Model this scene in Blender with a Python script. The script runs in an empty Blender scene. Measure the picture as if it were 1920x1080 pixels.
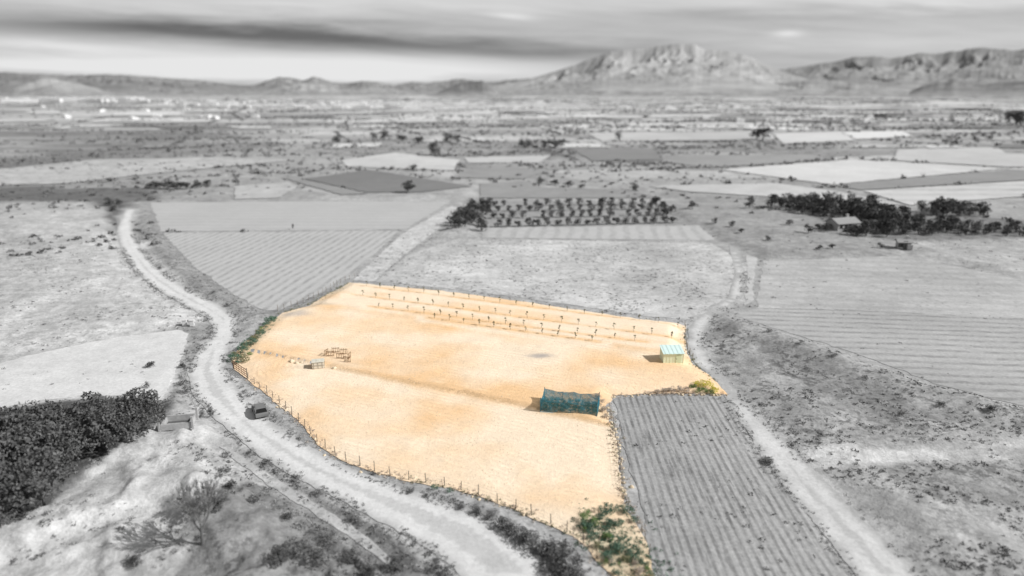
import bpy, math, random, bmesh
import numpy as np
from mathutils import Vector, Matrix
from mathutils.geometry import delaunay_2d_cdt
random.seed(7); RNG=np.random.default_rng(11)
scene=bpy.context.scene; COL=scene.collection
# ------------------------------------------------------------------ survey
CH=40.0; FPX=1280.0; TH=math.atan((540-165)/FPX)
def ray(u,v):
    dx=(u-960)/FPX; dy=(540-v)/FPX
    return dx, math.cos(TH)+dy*math.sin(TH), -math.sin(TH)+dy*math.cos(TH)
def P(u,v):
    d=ray(u,v); t=CH/-d[2]; return (d[0]*t,d[1]*t)
def PP(l): return [P(*q) for q in l]
def ang(a,b):
    p=P(*a);q=P(*b); return math.atan2(q[1]-p[1],q[0]-p[0])
# ------------------------------------------------------------------ noise
def vnoise(x,y,seed=0):
    xi=np.floor(x).astype(np.int64); yi=np.floor(y).astype(np.int64)
    fx=x-xi; fy=y-yi; fx=fx*fx*(3-2*fx); fy=fy*fy*(3-2*fy)
    def h(a,b):
        n=(a*374761393+b*668265263+seed*1442695041)&0x7fffffff
        n=((n^(n>>13))*1274126177)&0x7fffffff
        return ((n^(n>>16))&0xffff)/65535.0
    return (h(xi,yi)*(1-fx)+h(xi+1,yi)*fx)*(1-fy)+(h(xi,yi+1)*(1-fx)+h(xi+1,yi+1)*fx)*fy
def fbm(x,y,o=4,seed=0):
    s=0;a=.5;t=0
    for i in range(o):
        s=s+a*vnoise(x*2**i+i*17.3,y*2**i-i*9.1,seed+i); t+=a; a*=.5
    return s/t
def pdist(X,Y,poly,margin=12.0):
    """signed distance, positive inside"""
    p=np.array(poly); out=np.full(X.shape,-margin)
    m=(X>p[:,0].min()-margin)&(X<p[:,0].max()+margin)&(Y>p[:,1].min()-margin)&(Y<p[:,1].max()+margin)
    if not m.any(): return out
    x=X[m];y=Y[m]; d=np.full(x.shape,1e9); ins=np.zeros(x.shape,bool)
    n=len(p)
    for i in range(n):
        ax,ay=p[i];bx,by=p[(i+1)%n]
        ex,ey=bx-ax,by-ay; L=ex*ex+ey*ey+1e-12
        t=np.clip(((x-ax)*ex+(y-ay)*ey)/L,0,1)
        d=np.minimum(d,np.hypot(x-ax-t*ex,y-ay-t*ey))
        if ay!=by:
            c=((ay>y)!=(by>y))&(x<ex*(y-ay)/(by-ay)+ax); ins^=c
    out[m]=np.where(ins,d,np.maximum(-d,-margin)); return out
def ldist(X,Y,line):
    d=np.full(X.shape,1e9); side=np.zeros(X.shape)
    for (ax,ay),(bx,by) in zip(line[:-1],line[1:]):
        ex,ey=bx-ax,by-ay;L=ex*ex+ey*ey
        t=np.clip(((X-ax)*ex+(Y-ay)*ey)/L,0,1)
        dd=np.hypot(X-ax-t*ex,Y-ay-t*ey)
        s=np.sign(ex*(Y-ay)-ey*(X-ax)); m=dd<d
        d=np.where(m,dd,d); side=np.where(m,s,side)
    return d,side
def sstep(a,b,x):
    t=np.clip((x-a)/(b-a),0,1); return t*t*(3-2*t)
# ------------------------------------------------------------------ object helpers
def reg(o,label,cat,kind=None,group=None):
    o["label"]=label;o["category"]=cat
    if kind:o["kind"]=kind
    if group:o["group"]=group
    return o
def mkobj(name,me,parent=None,loc=None):
    o=bpy.data.objects.new(name,me); COL.objects.link(o)
    if parent: o.parent=parent
    if loc is not None:o.location=loc
    return o
def empty(name,loc=(0,0,0),rz=0):
    o=bpy.data.objects.new(name,None);COL.objects.link(o);o.location=loc;o.rotation_euler=(0,0,rz);o.empty_display_size=.3
    return o
def fmesh(name,V,F,mat=None,smooth=False):
    V=np.asarray(V,np.float32);F=np.asarray(F,np.int32);k=F.shape[1]
    me=bpy.data.meshes.new(name); me.vertices.add(len(V));me.vertices.foreach_set("co",V.ravel())
    me.loops.add(F.size);me.loops.foreach_set("vertex_index",F.ravel())
    me.polygons.add(len(F));me.polygons.foreach_set("loop_start",np.arange(0,F.size,k,dtype=np.int32))
    me.polygons.foreach_set("loop_total",np.full(len(F),k,np.int32))
    me.update(calc_edges=True)
    if smooth: me.polygons.foreach_set("use_smooth",np.ones(len(F),bool))
    if mat: me.materials.append(mat)
    return me
def addattr(me,name,rgb):
    a=me.color_attributes.new(name,'FLOAT_COLOR','POINT')
    c=np.ones((len(rgb),4),np.float32); c[:,:3]=rgb; a.data.foreach_set("color",c.ravel())
class MB:
    def __init__(s): s.v=[];s.f=[]
    def box(s,c,d,rz=0,taper=1.0):
        n=len(s.v);cx,cy,cz=c;x,y,z=d[0]/2,d[1]/2,d[2]/2;C,S=math.cos(rz),math.sin(rz)
        for sz in(-1,1):
            k=taper if sz>0 else 1
            for sx,sy in((-1,-1),(1,-1),(1,1),(-1,1)):
                a,b=sx*x*k,sy*y*k; s.v.append((cx+a*C-b*S,cy+a*S+b*C,cz+sz*z))
        for q in((3,2,1,0),(4,5,6,7),(0,1,5,4),(1,2,6,5),(2,3,7,6),(3,0,4,7)): s.f.append(tuple(n+i for i in q))
    def tube(s,a,b,ra,rb,k=6):
        a=Vector(a);b=Vector(b);d=(b-a).normalized();u=d.orthogonal().normalized();w=d.cross(u);n=len(s.v)
        for p,r in((a,ra),(b,rb)):
            for i in range(k):
                t=2*math.pi*i/k; s.v.append(tuple(p+u*math.cos(t)*r+w*math.sin(t)*r))
        for i in range(k):
            j=(i+1)%k; s.f.append((n+i,n+j,n+k+j,n+k+i))
        s.f.append(tuple(n+i for i in reversed(range(k))));s.f.append(tuple(n+k+i for i in range(k)))
    def mesh(s,name,mat,bevel=0):
        me=bpy.data.meshes.new(name);me.from_pydata(s.v,[],s.f);me.update();me.materials.append(mat)
        if bevel:
            bm=bmesh.new();bm.from_mesh(me);bmesh.ops.bevel(bm,geom=bm.edges[:],offset=bevel,segments=2,affect='EDGES',clamp_overlap=True);bm.to_mesh(me);bm.free()
        return me
# ------------------------------------------------------------------ node helper
class NT:
    def __init__(s,nt): s.nt=nt;s.nt.nodes.clear()
    def n(s,t,ins=None,**pr):
        x=s.nt.nodes.new(t)
        for k,v in pr.items(): setattr(x,k,v)
        for k,v in (ins or {}).items(): s.set(x.inputs[k],v)
        return x
    def set(s,sock,v):
        if hasattr(v,'links') or isinstance(v,bpy.types.NodeSocket): s.nt.links.new(v,sock)
        else: sock.default_value=v
    def m(s,op,a,b=0.0,c=0.0,clamp=False):
        x=s.n('ShaderNodeMath',operation=op);x.use_clamp=clamp
        s.set(x.inputs[0],a);s.set(x.inputs[1],b);s.set(x.inputs[2],c);return x.outputs[0]
    def noise(s,vec,scale,detail=4,rough=.55,dist=0):
        return s.n('ShaderNodeTexNoise',{'Vector':vec,'Scale':scale,'Detail':detail,'Roughness':rough,'Distortion':dist}).outputs['Fac']
    def mr(s,v,a,b,c,d,smooth=True):
        x=s.n('ShaderNodeMapRange',{'Value':v,'From Min':a,'From Max':b,'To Min':c,'To Max':d});
        if smooth:x.interpolation_type='SMOOTHSTEP'
        return x.outputs[0]
    def scalecol(s,col,val):
        x=s.n('ShaderNodeVectorMath',operation='SCALE');s.set(x.inputs[0],col);s.set(x.inputs['Scale'],val);return x.outputs[0]
def newmat(name):
    m=bpy.data.materials.new(name);m.use_nodes=True;return m,NT(m.node_tree)
def finish(t,col,rough=.95,bumph=None,bs=.4,bd=.05):
    b=t.n('ShaderNodeBsdfPrincipled',{'Base Color':col,'Roughness':rough});b.inputs['Specular IOR Level'].default_value=.1
    if bumph is not None:
        bp=t.n('ShaderNodeBump',{'Height':bumph,'Strength':bs,'Distance':bd});t.set(b.inputs['Normal'],bp.outputs[0])
    o=t.n('ShaderNodeOutputMaterial',{'Surface':b.outputs[0]});return b
def soil(name,base,m1=.2,m2=.25,m3=.3,rows=None,tint=(1,1,1),sc=1.0,speck=.0,streak=None,ruts=False):
    """mottled earth: m1 large, m2 medium, m3 fine; rows=(angle,spacing,strength); streak=angle of drawn-out mottling"""
    m,t=newmat(name); pos=t.n('ShaderNodeTexCoord').outputs['Object']
    npos=pos
    if streak is not None:
        mp=t.n('ShaderNodeMapping',{'Vector':pos},vector_type='TEXTURE');mp.inputs['Rotation'].default_value=(0,0,streak);mp.inputs['Scale'].default_value=(9,1,1);npos=mp.outputs[0]
    n1=t.noise(pos,.045*sc,3);n2=t.noise(npos,.35*sc if streak is None else 1.3,4,.6);n3=t.noise(npos if streak is None else pos,2.2*sc,5,.7)
    f=lambda n,k:t.m('MULTIPLY_ADD',t.m('SUBTRACT',n,.5),k*3.2,1.0)
    val=t.m('MULTIPLY',t.m('MULTIPLY',f(n1,m1),f(n2,m2)),f(n3,m3))
    if rows:
        a,sp,st=rows
        d=t.n('ShaderNodeVectorMath',operation='DOT_PRODUCT');t.set(d.inputs[0],pos);d.inputs[1].default_value=(-math.sin(a),math.cos(a),0)
        ph=t.m('MULTIPLY_ADD',d.outputs['Value'],2*math.pi/sp,t.m('MULTIPLY',t.noise(pos,.1,3),5.0 if streak is None else 1.5))
        s=t.mr(t.m('SINE',ph),-.3,.9,0,1)
        s=t.m('MULTIPLY',s,t.mr(t.noise(pos,.35*sc,4,.7),.38,.62,.15 if streak is None else .45,1.1))
        val=t.m('MULTIPLY',val,t.m('SUBTRACT',1.0,t.m('MULTIPLY',s,st)))
    if speck:
        s=t.mr(t.noise(npos,1.1*sc if streak is None else 2.0,5,.7),.52,.62,0,speck); s=t.m('MULTIPLY',s,t.mr(t.noise(pos,.12,3),.38,.6,.15,1)); val=t.m('MULTIPLY',val,t.m('SUBTRACT',1.0,s))
    if ruts: # wheel-worn bands at fixed distance from the verge
        e=t.n('ShaderNodeSeparateColor',{'Color':t.n('ShaderNodeAttribute',attribute_name="edge").outputs['Color']}).outputs[0]
        e=t.m('ADD',e,t.m('MULTIPLY',t.m('SUBTRACT',n2,.5),.9))
        r1=t.m('EXPONENT',t.m('MULTIPLY',t.m('POWER',t.m('DIVIDE',t.m('SUBTRACT',e,1.15),.33),2.0),-1.0))
        vg=t.mr(e,0,.8,.76,1.0);md=t.mr(e,1.6,2.2,1.0,.84)
        val=t.m('MULTIPLY',t.m('MULTIPLY',val,t.m('MULTIPLY',vg,md)),t.m('MULTIPLY_ADD',r1,.10,1.0))
    val=t.m('MAXIMUM',val,.08)
    col=t.scalecol(tuple(tint),t.m('MULTIPLY',val,base))
    finish(t,col,.95,t.m('ADD',n3,t.m('MULTIPLY',n2,2.0)),.5,.08); return m
def foliage(name,c0,c1):
    m,t=newmat(name); pos=t.n('ShaderNodeTexCoord').outputs['Object']
    g=t.n('ShaderNodeNewGeometry').outputs['Random Per Island']
    k=t.m('MULTIPLY_ADD',t.mr(t.noise(pos,3.0,3),.35,.65,0,1),.5,t.m('MULTIPLY',g,.5))
    x=t.n('ShaderNodeMix',data_type='RGBA');t.set(x.inputs['Factor'],k);x.inputs['A'].default_value=(*c0,1);x.inputs['B'].default_value=(*c1,1)
    finish(t,x.outputs['Result'],.8);return m
def plain(name,col,rough=.7,var=.25,sc=3,metal=0):
    m,t=newmat(name);pos=t.n('ShaderNodeTexCoord').outputs['Object']
    v=t.m('MULTIPLY_ADD',t.m('SUBTRACT',t.noise(pos,sc,5,.65),.5),var*3,1.0)
    b=finish(t,t.scalecol(tuple(col),v),rough,t.noise(pos,sc*4,3),.2,.02);b.inputs['Metallic'].default_value=metal
    b.inputs['Specular IOR Level'].default_value=.4;return m
g3=lambda v:(v,v,v)
F_GR=foliage("grey_foliage",g3(.10),g3(.26)); F_GRD=foliage("dark_foliage",g3(.035),g3(.13)); F_GRL=foliage("dry_foliage",g3(.20),g3(.44)); F_GROVE=foliage("grove_foliage",g3(.06),g3(.17)); F_FAR=foliage("hazy_foliage",g3(.09),g3(.19)); F_FAR2=foliage("pale_hazy_foliage",g3(.15),g3(.26))  # the hazy foliage colours are lightened, with distance haze painted into the albedo
F_GN=foliage("green_foliage",(.075,.14,.04),(.24,.34,.14)); F_GD=foliage("blue_green_foliage",(.04,.09,.06),(.17,.26,.19)); F_YE=foliage("yellow_foliage",(.46,.42,.04),(.82,.74,.12))
F_OL=foliage("olive_foliage",(.08,.09,.04),(.28,.28,.16)); F_DRY=foliage("dry_brush",(.32,.26,.22),(.62,.54,.45))
BARKG=plain("grey_bark",g3(.12)); BARKP=plain("pale_bark",g3(.20)); BARKB=plain("brown_bark",(.22,.15,.10))
WOOD=plain("weathered_wood",(.30,.20,.12),.85,.4,4); WOODG=plain("post_wood",(.20,.165,.13),.85,.4,4)
STONE=plain("limestone",(.66,.55,.40),.9,.3,2); STONEG=plain("grey_stone",g3(.6),.9,.2,2)
# ------------------------------------------------------------------ layout
MAIN_UV=[(655,530),(700,534),(830,546),(960,563),(1100,584),(1200,599),(1262,605),(1286,612),(1283,636),(1288,662),(1300,684),(1325,700),(1346,718),(1364,740),(1290,739),(1200,739),(1152,743),(1136,762),(1143,790),(1154,830),(1163,880),(1168,930),(1174,958),(1194,985),(1214,1030),(1232,1100),(1165,1100),(1120,1052),(1085,1012),(1040,990),(985,965),(920,940),(850,918),(760,902),(700,887),(640,864),(600,838),(570,803),(540,773),(500,741),(468,716),(440,694),(434,672),(460,642),(500,607),(530,587),(580,574),(610,555),(640,539)]
ROAD_UV=[(254,393),(246,415),(251,440),(268,473),(304,511),(354,544),(407,570),(444,595),(444,630),(428,655),(422,688),(434,710),(454,738),(482,773),(528,806),(588,841),(666,882),(746,912),(836,942),(908,970),(966,1006),(1010,1044),(1040,1083),(1050,1110),(880,1110),(850,1065),(790,1022),(710,978),(640,940),(560,900),(490,858),(440,818),(392,776),(361,740),(353,700),(364,668),(391,640),(400,615),(387,595),(337,568),(286,538),(250,505),(228,466),(219,435),(227,410),(237,392)]
A_=lambda a,b:ang(a,b)
TRK=[(1366,460),(1384,469),(1396,510),(1392,556),(1342,592),(1322,620),(1317,652),(1346,692),(1376,728),(1400,756),(1434,790),(1494,850),(1574,930),(1666,1020),(1756,1110),(1626,1110),(1550,1010),(1480,925),(1416,836),(1362,750),(1340,714),(1301,680),(1289,655),(1290,615),(1311,593),(1364,560),(1379,515)]
SHEETS=[
("vineyard_field",[(305,437),(748,433),(657,519),(600,550),(522,583),(490,582),(430,547),(360,497)],dict(base=.45,m1=.06,m2=.08,m3=.12,rows=(A_((500,575),(700,445)),2.3,.30)),.04,0,"pale ploughed field with fine diagonal crop rows"),
("ploughed_field",[(282,380),(560,378),(842,379),(760,430),(302,434)],dict(base=.44,m1=.06,m2=.06,m3=.1,rows=(0.0,5.0,.10)),.04,0,"smooth pale grey ploughed field with straight edges"),
("farm_track",[(846,386),(872,394),(800,446),(755,480),(700,528),(661,526),(752,440)],dict(base=.52,m1=.15,m2=.3,m3=.3,speck=.6),.05,.35,"pale stony farm track between two fields"),
("fallow_field",[(860,447),(1335,456),(1382,486),(1365,556),(1287,600),(1200,592),(1100,576),(960,556),(830,540),(705,528),(765,478)],dict(base=.49,m1=.35,m2=.3,m3=.4,speck=.7),.04,.35,"pale fallow field with patchy dry weeds"),
("ploughed_field",[(905,427),(1310,423),(1342,451),(905,446)],dict(base=.45,m1=.05,m2=.1,m3=.1,rows=(A_((1000,447),(1010,425)),4.0,.2)),.05,0,"narrow pale ploughed strip beside the orchard"),
("orchard_ground",[(872,376),(1235,378),(1272,418),(908,430)],dict(base=.30,m1=.1,m2=.25,m3=.25),.045,.1,"grey bare soil beneath rows of orchard trees"),
("meadow",[(1432,490),(1700,480),(1960,535),(1960,600),(1760,590),(1600,582),(1420,578),(1420,560)],dict(base=.43,m1=.2,m2=.2,m3=.3,rows=(A_((1400,560),(1920,575)),4.5,.14),speck=.3),.04,.05,"pale grassy field of dry stubble"),
("terraced_field",[(1420,579),(1600,583),(1760,591),(1960,601),(1960,772),(1760,722),(1620,668),(1500,630),(1375,592)],dict(base=.39,m1=.2,m2=.14,m3=.25,rows=(A_((1400,600),(1920,616)),2.5,.32)),.045,.04,"grey vineyard field with close parallel dry rows"),
("stubble_field",[(1152,748),(1200,744),(1362,744),(1420,836),(1500,945),(1618,1110),(1240,1110),(1204,970),(1172,850)],dict(base=.36,m1=.22,m2=.16,m3=.36,rows=(A_((1420,1080),(1268,760)),.8,.38),speck=.35,streak=A_((1420,1080),(1268,760))),.045,.08,"weedy stubble field with long narrow rows"),
("farm_track",TRK,dict(base=.50,m1=.08,m2=.14,m3=.2,ruts=True),.055,.0,"pale dirt track with worn wheel ruts curving past the shed"),
("farm_track",[(1400,478),(1420,484),(1412,530),(1412,565),(1396,572),(1402,530)],dict(base=.46,m1=.1,m2=.2,m3=.2),.05,0,"narrow pale dirt path climbing between fields"),
("bare_field",[(-80,690),(0,681),(100,656),(220,633),(330,619),(352,626),(345,660),(322,715),(300,750),(240,742),(160,742),(80,752),(0,765),(-80,775)],dict(base=.60,m1=.14,m2=.16,m3=.22),.04,.04,"very pale bare earth field bordered by a dark grove"),
("farm_track",[(410,838),(425,838),(510,893),(600,948),(680,1002),(745,1056),(735,1066),(664,1013),(585,961),(495,905)],dict(base=.44,m1=.1,m2=.35,m3=.35,speck=.5),.05,.2,"narrow pale footpath beside the dirt road"),
("bare_field",[(1350,319),(1600,300),(1885,317),(1560,347)],dict(base=.56,m1=.12,m2=.12,m3=.1,sc=.2),.3,0,"bright pale bare field"),
("bare_field",[(1620,359),(1960,338),(1960,366),(1705,386)],dict(base=.52,m1=.12,m2=.1,m3=.1,sc=.2,rows=(0,14,.25)),.3,0,"bright pale striped bare field"),
("crop_field",[(1560,348),(1895,319),(1960,322),(1960,336),(1615,357)],dict(base=.27,m1=.05,m2=.12,m3=.1,sc=.2),.3,0,"dark grey crop field between pale fields"),
("bare_field",[(1682,281),(1870,277),(1885,288),(1960,292),(1960,314),(1890,314),(1676,302)],dict(base=.5,m1=.12,m2=.12,m3=.1,sc=.2),.4,0,"pale bare field with straight edges"),
("bare_field",[(1450,251),(1575,248),(1605,264),(1468,270)],dict(base=.57,m1=.1,m2=.1,m3=.05,sc=.1),.4,0,"bright pale bare field"),
("bare_field",[(1580,249),(1690,246),(1712,257),(1605,262)],dict(base=.65,m1=.08,m2=.05,m3=.05,sc=.1),.5,0,"bright white covered crop field"),
("bare_field",[(1215,350),(1450,344),(1560,358),(1700,386),(1480,372),(1290,360)],dict(base=.48,m1=.18,m2=.15,m3=.1,sc=.3),.25,0,"pale bare field strip"),
("crop_field",[(1250,292),(1520,290),(1560,300),(1330,315),(1240,304)],dict(base=.30,m1=.15,m2=.1,m3=.1,sc=.2),.3,0,"grey crop field"),
("bare_field",[(1100,250),(1440,246),(1455,262),(1130,266)],dict(base=.47,m1=.2,m2=.15,m3=.05,sc=.1),.4,0,"pale grey bare field"),
("crop_field",[(570,336),(690,319),(885,350),(790,361),(690,362)],dict(base=.20,m1=.1,m2=.1,m3=.1,sc=.3),.25,0,"dark ploughed field"),
("crop_field",[(528,334),(566,337),(690,364),(640,366)],dict(base=.28,m1=.1,m2=.1,m3=.05,sc=.3),.25,0,"dark grey ploughed strip"),
("bare_field",[(640,301),(740,287),(862,300),(850,320),(650,313)],dict(base=.52,m1=.18,m2=.15,m3=.1,sc=.2),.25,0,"bright pale bare field"),
("bare_field",[(868,296),(1032,292),(1010,306),(880,306)],dict(base=.48,m1=.1,m2=.15,m3=.1,sc=.2),.3,0,"pale bare field"),
("crop_field",[(1070,280),(1225,279),(1240,300),(1110,302)],dict(base=.24,m1=.1,m2=.1,m3=.05,sc=.2),.3,0,"dark grey crop field"),
("bare_field",[(0,318),(180,300),(420,296),(560,300),(300,325),(120,345),(-60,350)],dict(base=.45,m1=.25,m2=.25,m3=.1,sc=.25,speck=.5),.3,.3,"pale stony fallow field"),
("crop_field",[(880,312),(1040,318),(980,336),(850,334)],dict(base=.28,m1=.15,m2=.15,m3=.05,sc=.25),.25,.1,"grey crop field"),
("bare_field",[(440,350),(540,342),(560,350),(520,372),(440,374)],dict(base=.42,m1=.2,m2=.2,m3=.15,sc=.3,speck=.3),.2,.1,"pale grey fallow field"),
("crop_field",[(900,345),(990,340),(1010,352),(1180,356),(1240,372),(900,372)],dict(base=.28,m1=.15,m2=.15,m3=.1,sc=.3),.2,.2,"grey weedy field"),
]
_r=random.Random(12)
def far_parcels():
    out=[];k=0
    for v0,v1,wmin,wmax,n in [(197,200,40,130,12),(203,206.5,50,150,16),(209,213,50,160,17),(216,221,60,180,15),(224,231,60,190,13),(234,242,70,200,10),(270,279,60,170,6)]:
        for i in range(n):
            u=_r.uniform(-60,1960);w=_r.uniform(wmin,wmax);a=_r.uniform(-.5,.5)*(v1-v0);h0=_r.uniform(0,.4)*(v1-v0)
            sk=_r.uniform(-30,30)
            poly=[(u,v0+h0),(u+w,v0+h0+a*.4),(u+w+sk,v1-_r.uniform(0,.3)*(v1-v0)+a*.4),(u+sk,v1)]
            b=_r.choice([.21,.25,.30,.48,.54,.58,.62])
            out.append(("bare_field" if b>.4 else "crop_field",poly,b,.5+.05*(k%9)));k+=1
    return out
FARP=far_parcels()
MAIN=PP(MAIN_UV);ROAD=PP(ROAD_UV);TRKP=PP(TRK)
SH=[(MAIN,0),(ROAD,0)]+[(PP(s[1]),s[4]) for s in SHEETS]
ZONES=[
([(-400,388),(0,382),(185,376),(225,440),(320,552),(420,600),(350,612),(0,676),(-400,720)],.50,.5),
([(-300,390),(0,400),(100,470),(60,560),(-300,600)],.44,.6),
([(-300,700),(400,620),(420,780),(760,1000),(900,1120),(-300,1120)],.42,.4),
([(60,960),(330,850),(410,890),(400,960),(150,1120),(-100,1120)],.50,.3),
([(420,930),(560,900),(740,1000),(830,1120),(330,1120)],.24,1.0),
([(-100,760),(300,745),(325,800),(225,870),(140,925),(70,1000),(-100,1010)],.10,.5),
([(372,770),(410,775),(500,852),(650,935),(790,1012),(740,1010),(600,940),(450,860)],.38,.8),
([(445,716),(560,815),(640,872),(760,912),(920,950),(1090,1030),(1140,1110),(1060,1110),(1000,1035),(880,960),(740,905),(650,880),(580,835),(500,770)],.36,.8),
([(250,392),(285,395),(310,450),(420,545),(510,588),(460,600),(400,568),(300,508),(262,460)],.31,1),
([(185,372),(235,378),(225,440),(205,420)],.15,1),
([(325,610),(365,612),(395,640),(365,690),(362,740),(330,760),(325,720),(345,660)],.32,.9),
([(1250,350),(1460,365),(1700,460),(1660,480),(1420,482),(1340,455),(1280,420)],.30,.15),
([(-100,352),(280,354),(285,376),(-100,384)],.20,.4),
([(1330,600),(1400,596),(1500,640),(1620,685),(1800,745),(1990,800),(1990,824),(1500,836),(1430,790),(1350,700)],.35,1.0),
([(1400,640),(1500,670),(1700,760),(1860,810),(1700,800),(1500,740)],.26,1.0),
([(1490,836),(1700,852),(1990,815),(1990,850),(1700,885),(1540,900)],.50,.2),
([(1500,880),(1700,885),(1990,850),(1990,1120),(1760,1120),(1640,1000)],.38,.55),
([(1640,880),(1900,870),(1990,900),(1990,960),(1760,940)],.29,.9),
([(1450,365),(1700,400),(1960,415),(1960,450),(1700,460),(1560,430)],.22,.4),
([(1700,455),(1960,450),(1960,535),(1700,480)],.40,.3),
([(-100,240),(300,235),(560,270),(300,300),(0,315),(-100,315)],.34,.8),
([(700,530),(1285,602),(1290,612),(1180,600),(900,560),(660,530)],.43,.6),
([(520,583),(657,522),(668,528),(600,560),(525,592)],.28,.9),
([(1130,740),(1160,742),(1180,850),(1215,960),(1245,1110),(1180,1110),(1165,900),(1140,800)],.38,.5),
(ROAD_UV,.48,0),
(SHEETS[11][1],.56,.05),
(TRK,.44,.05),
(SHEETS[12][1],.42,.2),
]
ZW=[(PP(z[0]),z[1],z[2]) for z in ZONES]
def fields(X,Y):
    R=np.hypot(X,Y)
    tone=.36+.15*sstep(200,700,R); scrub=np.where(R<260,.35,.35)+.0*X  # base tone rises with distance: aerial haze painted into the ground colour
    n=fbm(X/14,Y/14,3,5)-.5;nf=fbm(X/3,Y/3,3,55)-.5
    for poly,tn,sb in ZW:
        d=pdist(X,Y,poly,40.)
        w=np.clip(.5+(d+n*R*.04+nf*1.6)/(R*.014),0,1); tone=tone*(1-w)+tn*w; scrub=scrub*(1-w)+sb*w
    sd=np.full(X.shape,-12.)
    for poly,sb in SH:
        d=pdist(X,Y,poly,12.); sd=np.maximum(sd,d); scrub=np.where(d>-.2,sb,scrub)
    return tone,scrub,sd
L1=PP([(560,578),(700,592),(870,614),(1000,632),(1130,652),(1300,682)])
L2=PP([(590,684),(680,702),(760,718),(860,737),(960,758),(1060,780),(1150,800)])
GUL=PP([(1345,612),(1500,662),(1700,738),(1990,815)])
BK1=PP([(60,950),(200,890),(330,850),(420,880),(520,950),(640,1040)]);BK2=PP([(0,1060),(150,1000),(300,960),(380,1010),(420,1100)])
def height(X,Y,sd=None):
    X=np.asarray(X,float);Y=np.asarray(Y,float)
    if sd is None: sd=fields(X,Y)[2]
    R=np.hypot(X,Y)
    w=sstep(0.3,6,-sd)*sstep(15000,300,R)
    h=(fbm(X/9,Y/9,4,2)*.9+ .35*fbm(X/2.2,Y/2.2,3,9))*w*sstep(900,60,R)
    w2=sstep(.2,2.5,-sd)
    d,s=ldist(X,Y,GUL); h=h+1.1*np.exp(-(d/4.0)**2)*w
    nr=np.clip(1-np.abs(2*fbm(X/6,Y/6,4,61)-1)*3.2,0,1);h=h+nr*.6*w2*sstep(120,75,R)*(X<2)
    for B,k in((BK1,.9),(BK2,.8)):
        d,s=ldist(X,Y,B);h=h+k*sstep(-.9,.9,d*s)*sstep(9,3,d)*w2
    dm=pdist(X,Y,MAIN,12.)
    e=sstep(.2,3.0,dm)
    d1,s1=ldist(X,Y,L1);d2,s2=ldist(X,Y,L2)
    hf=.25*sstep(-1.5,1.5,d1*s1)+.34*sstep(-.6,.6,d2*s2)
    hf=hf+.06*fbm(X/1.1,Y/1.1,3,4)+.14*fbm(X/6,Y/6,2,8)
    return h+hf*e
def gz(x,y): return float(height(np.array([x]),np.array([y]))[0])+.03
def at(u,v,dz=0):
    x,y=P(u,v); return (x,y,gz(x,y)+dz)
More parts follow.
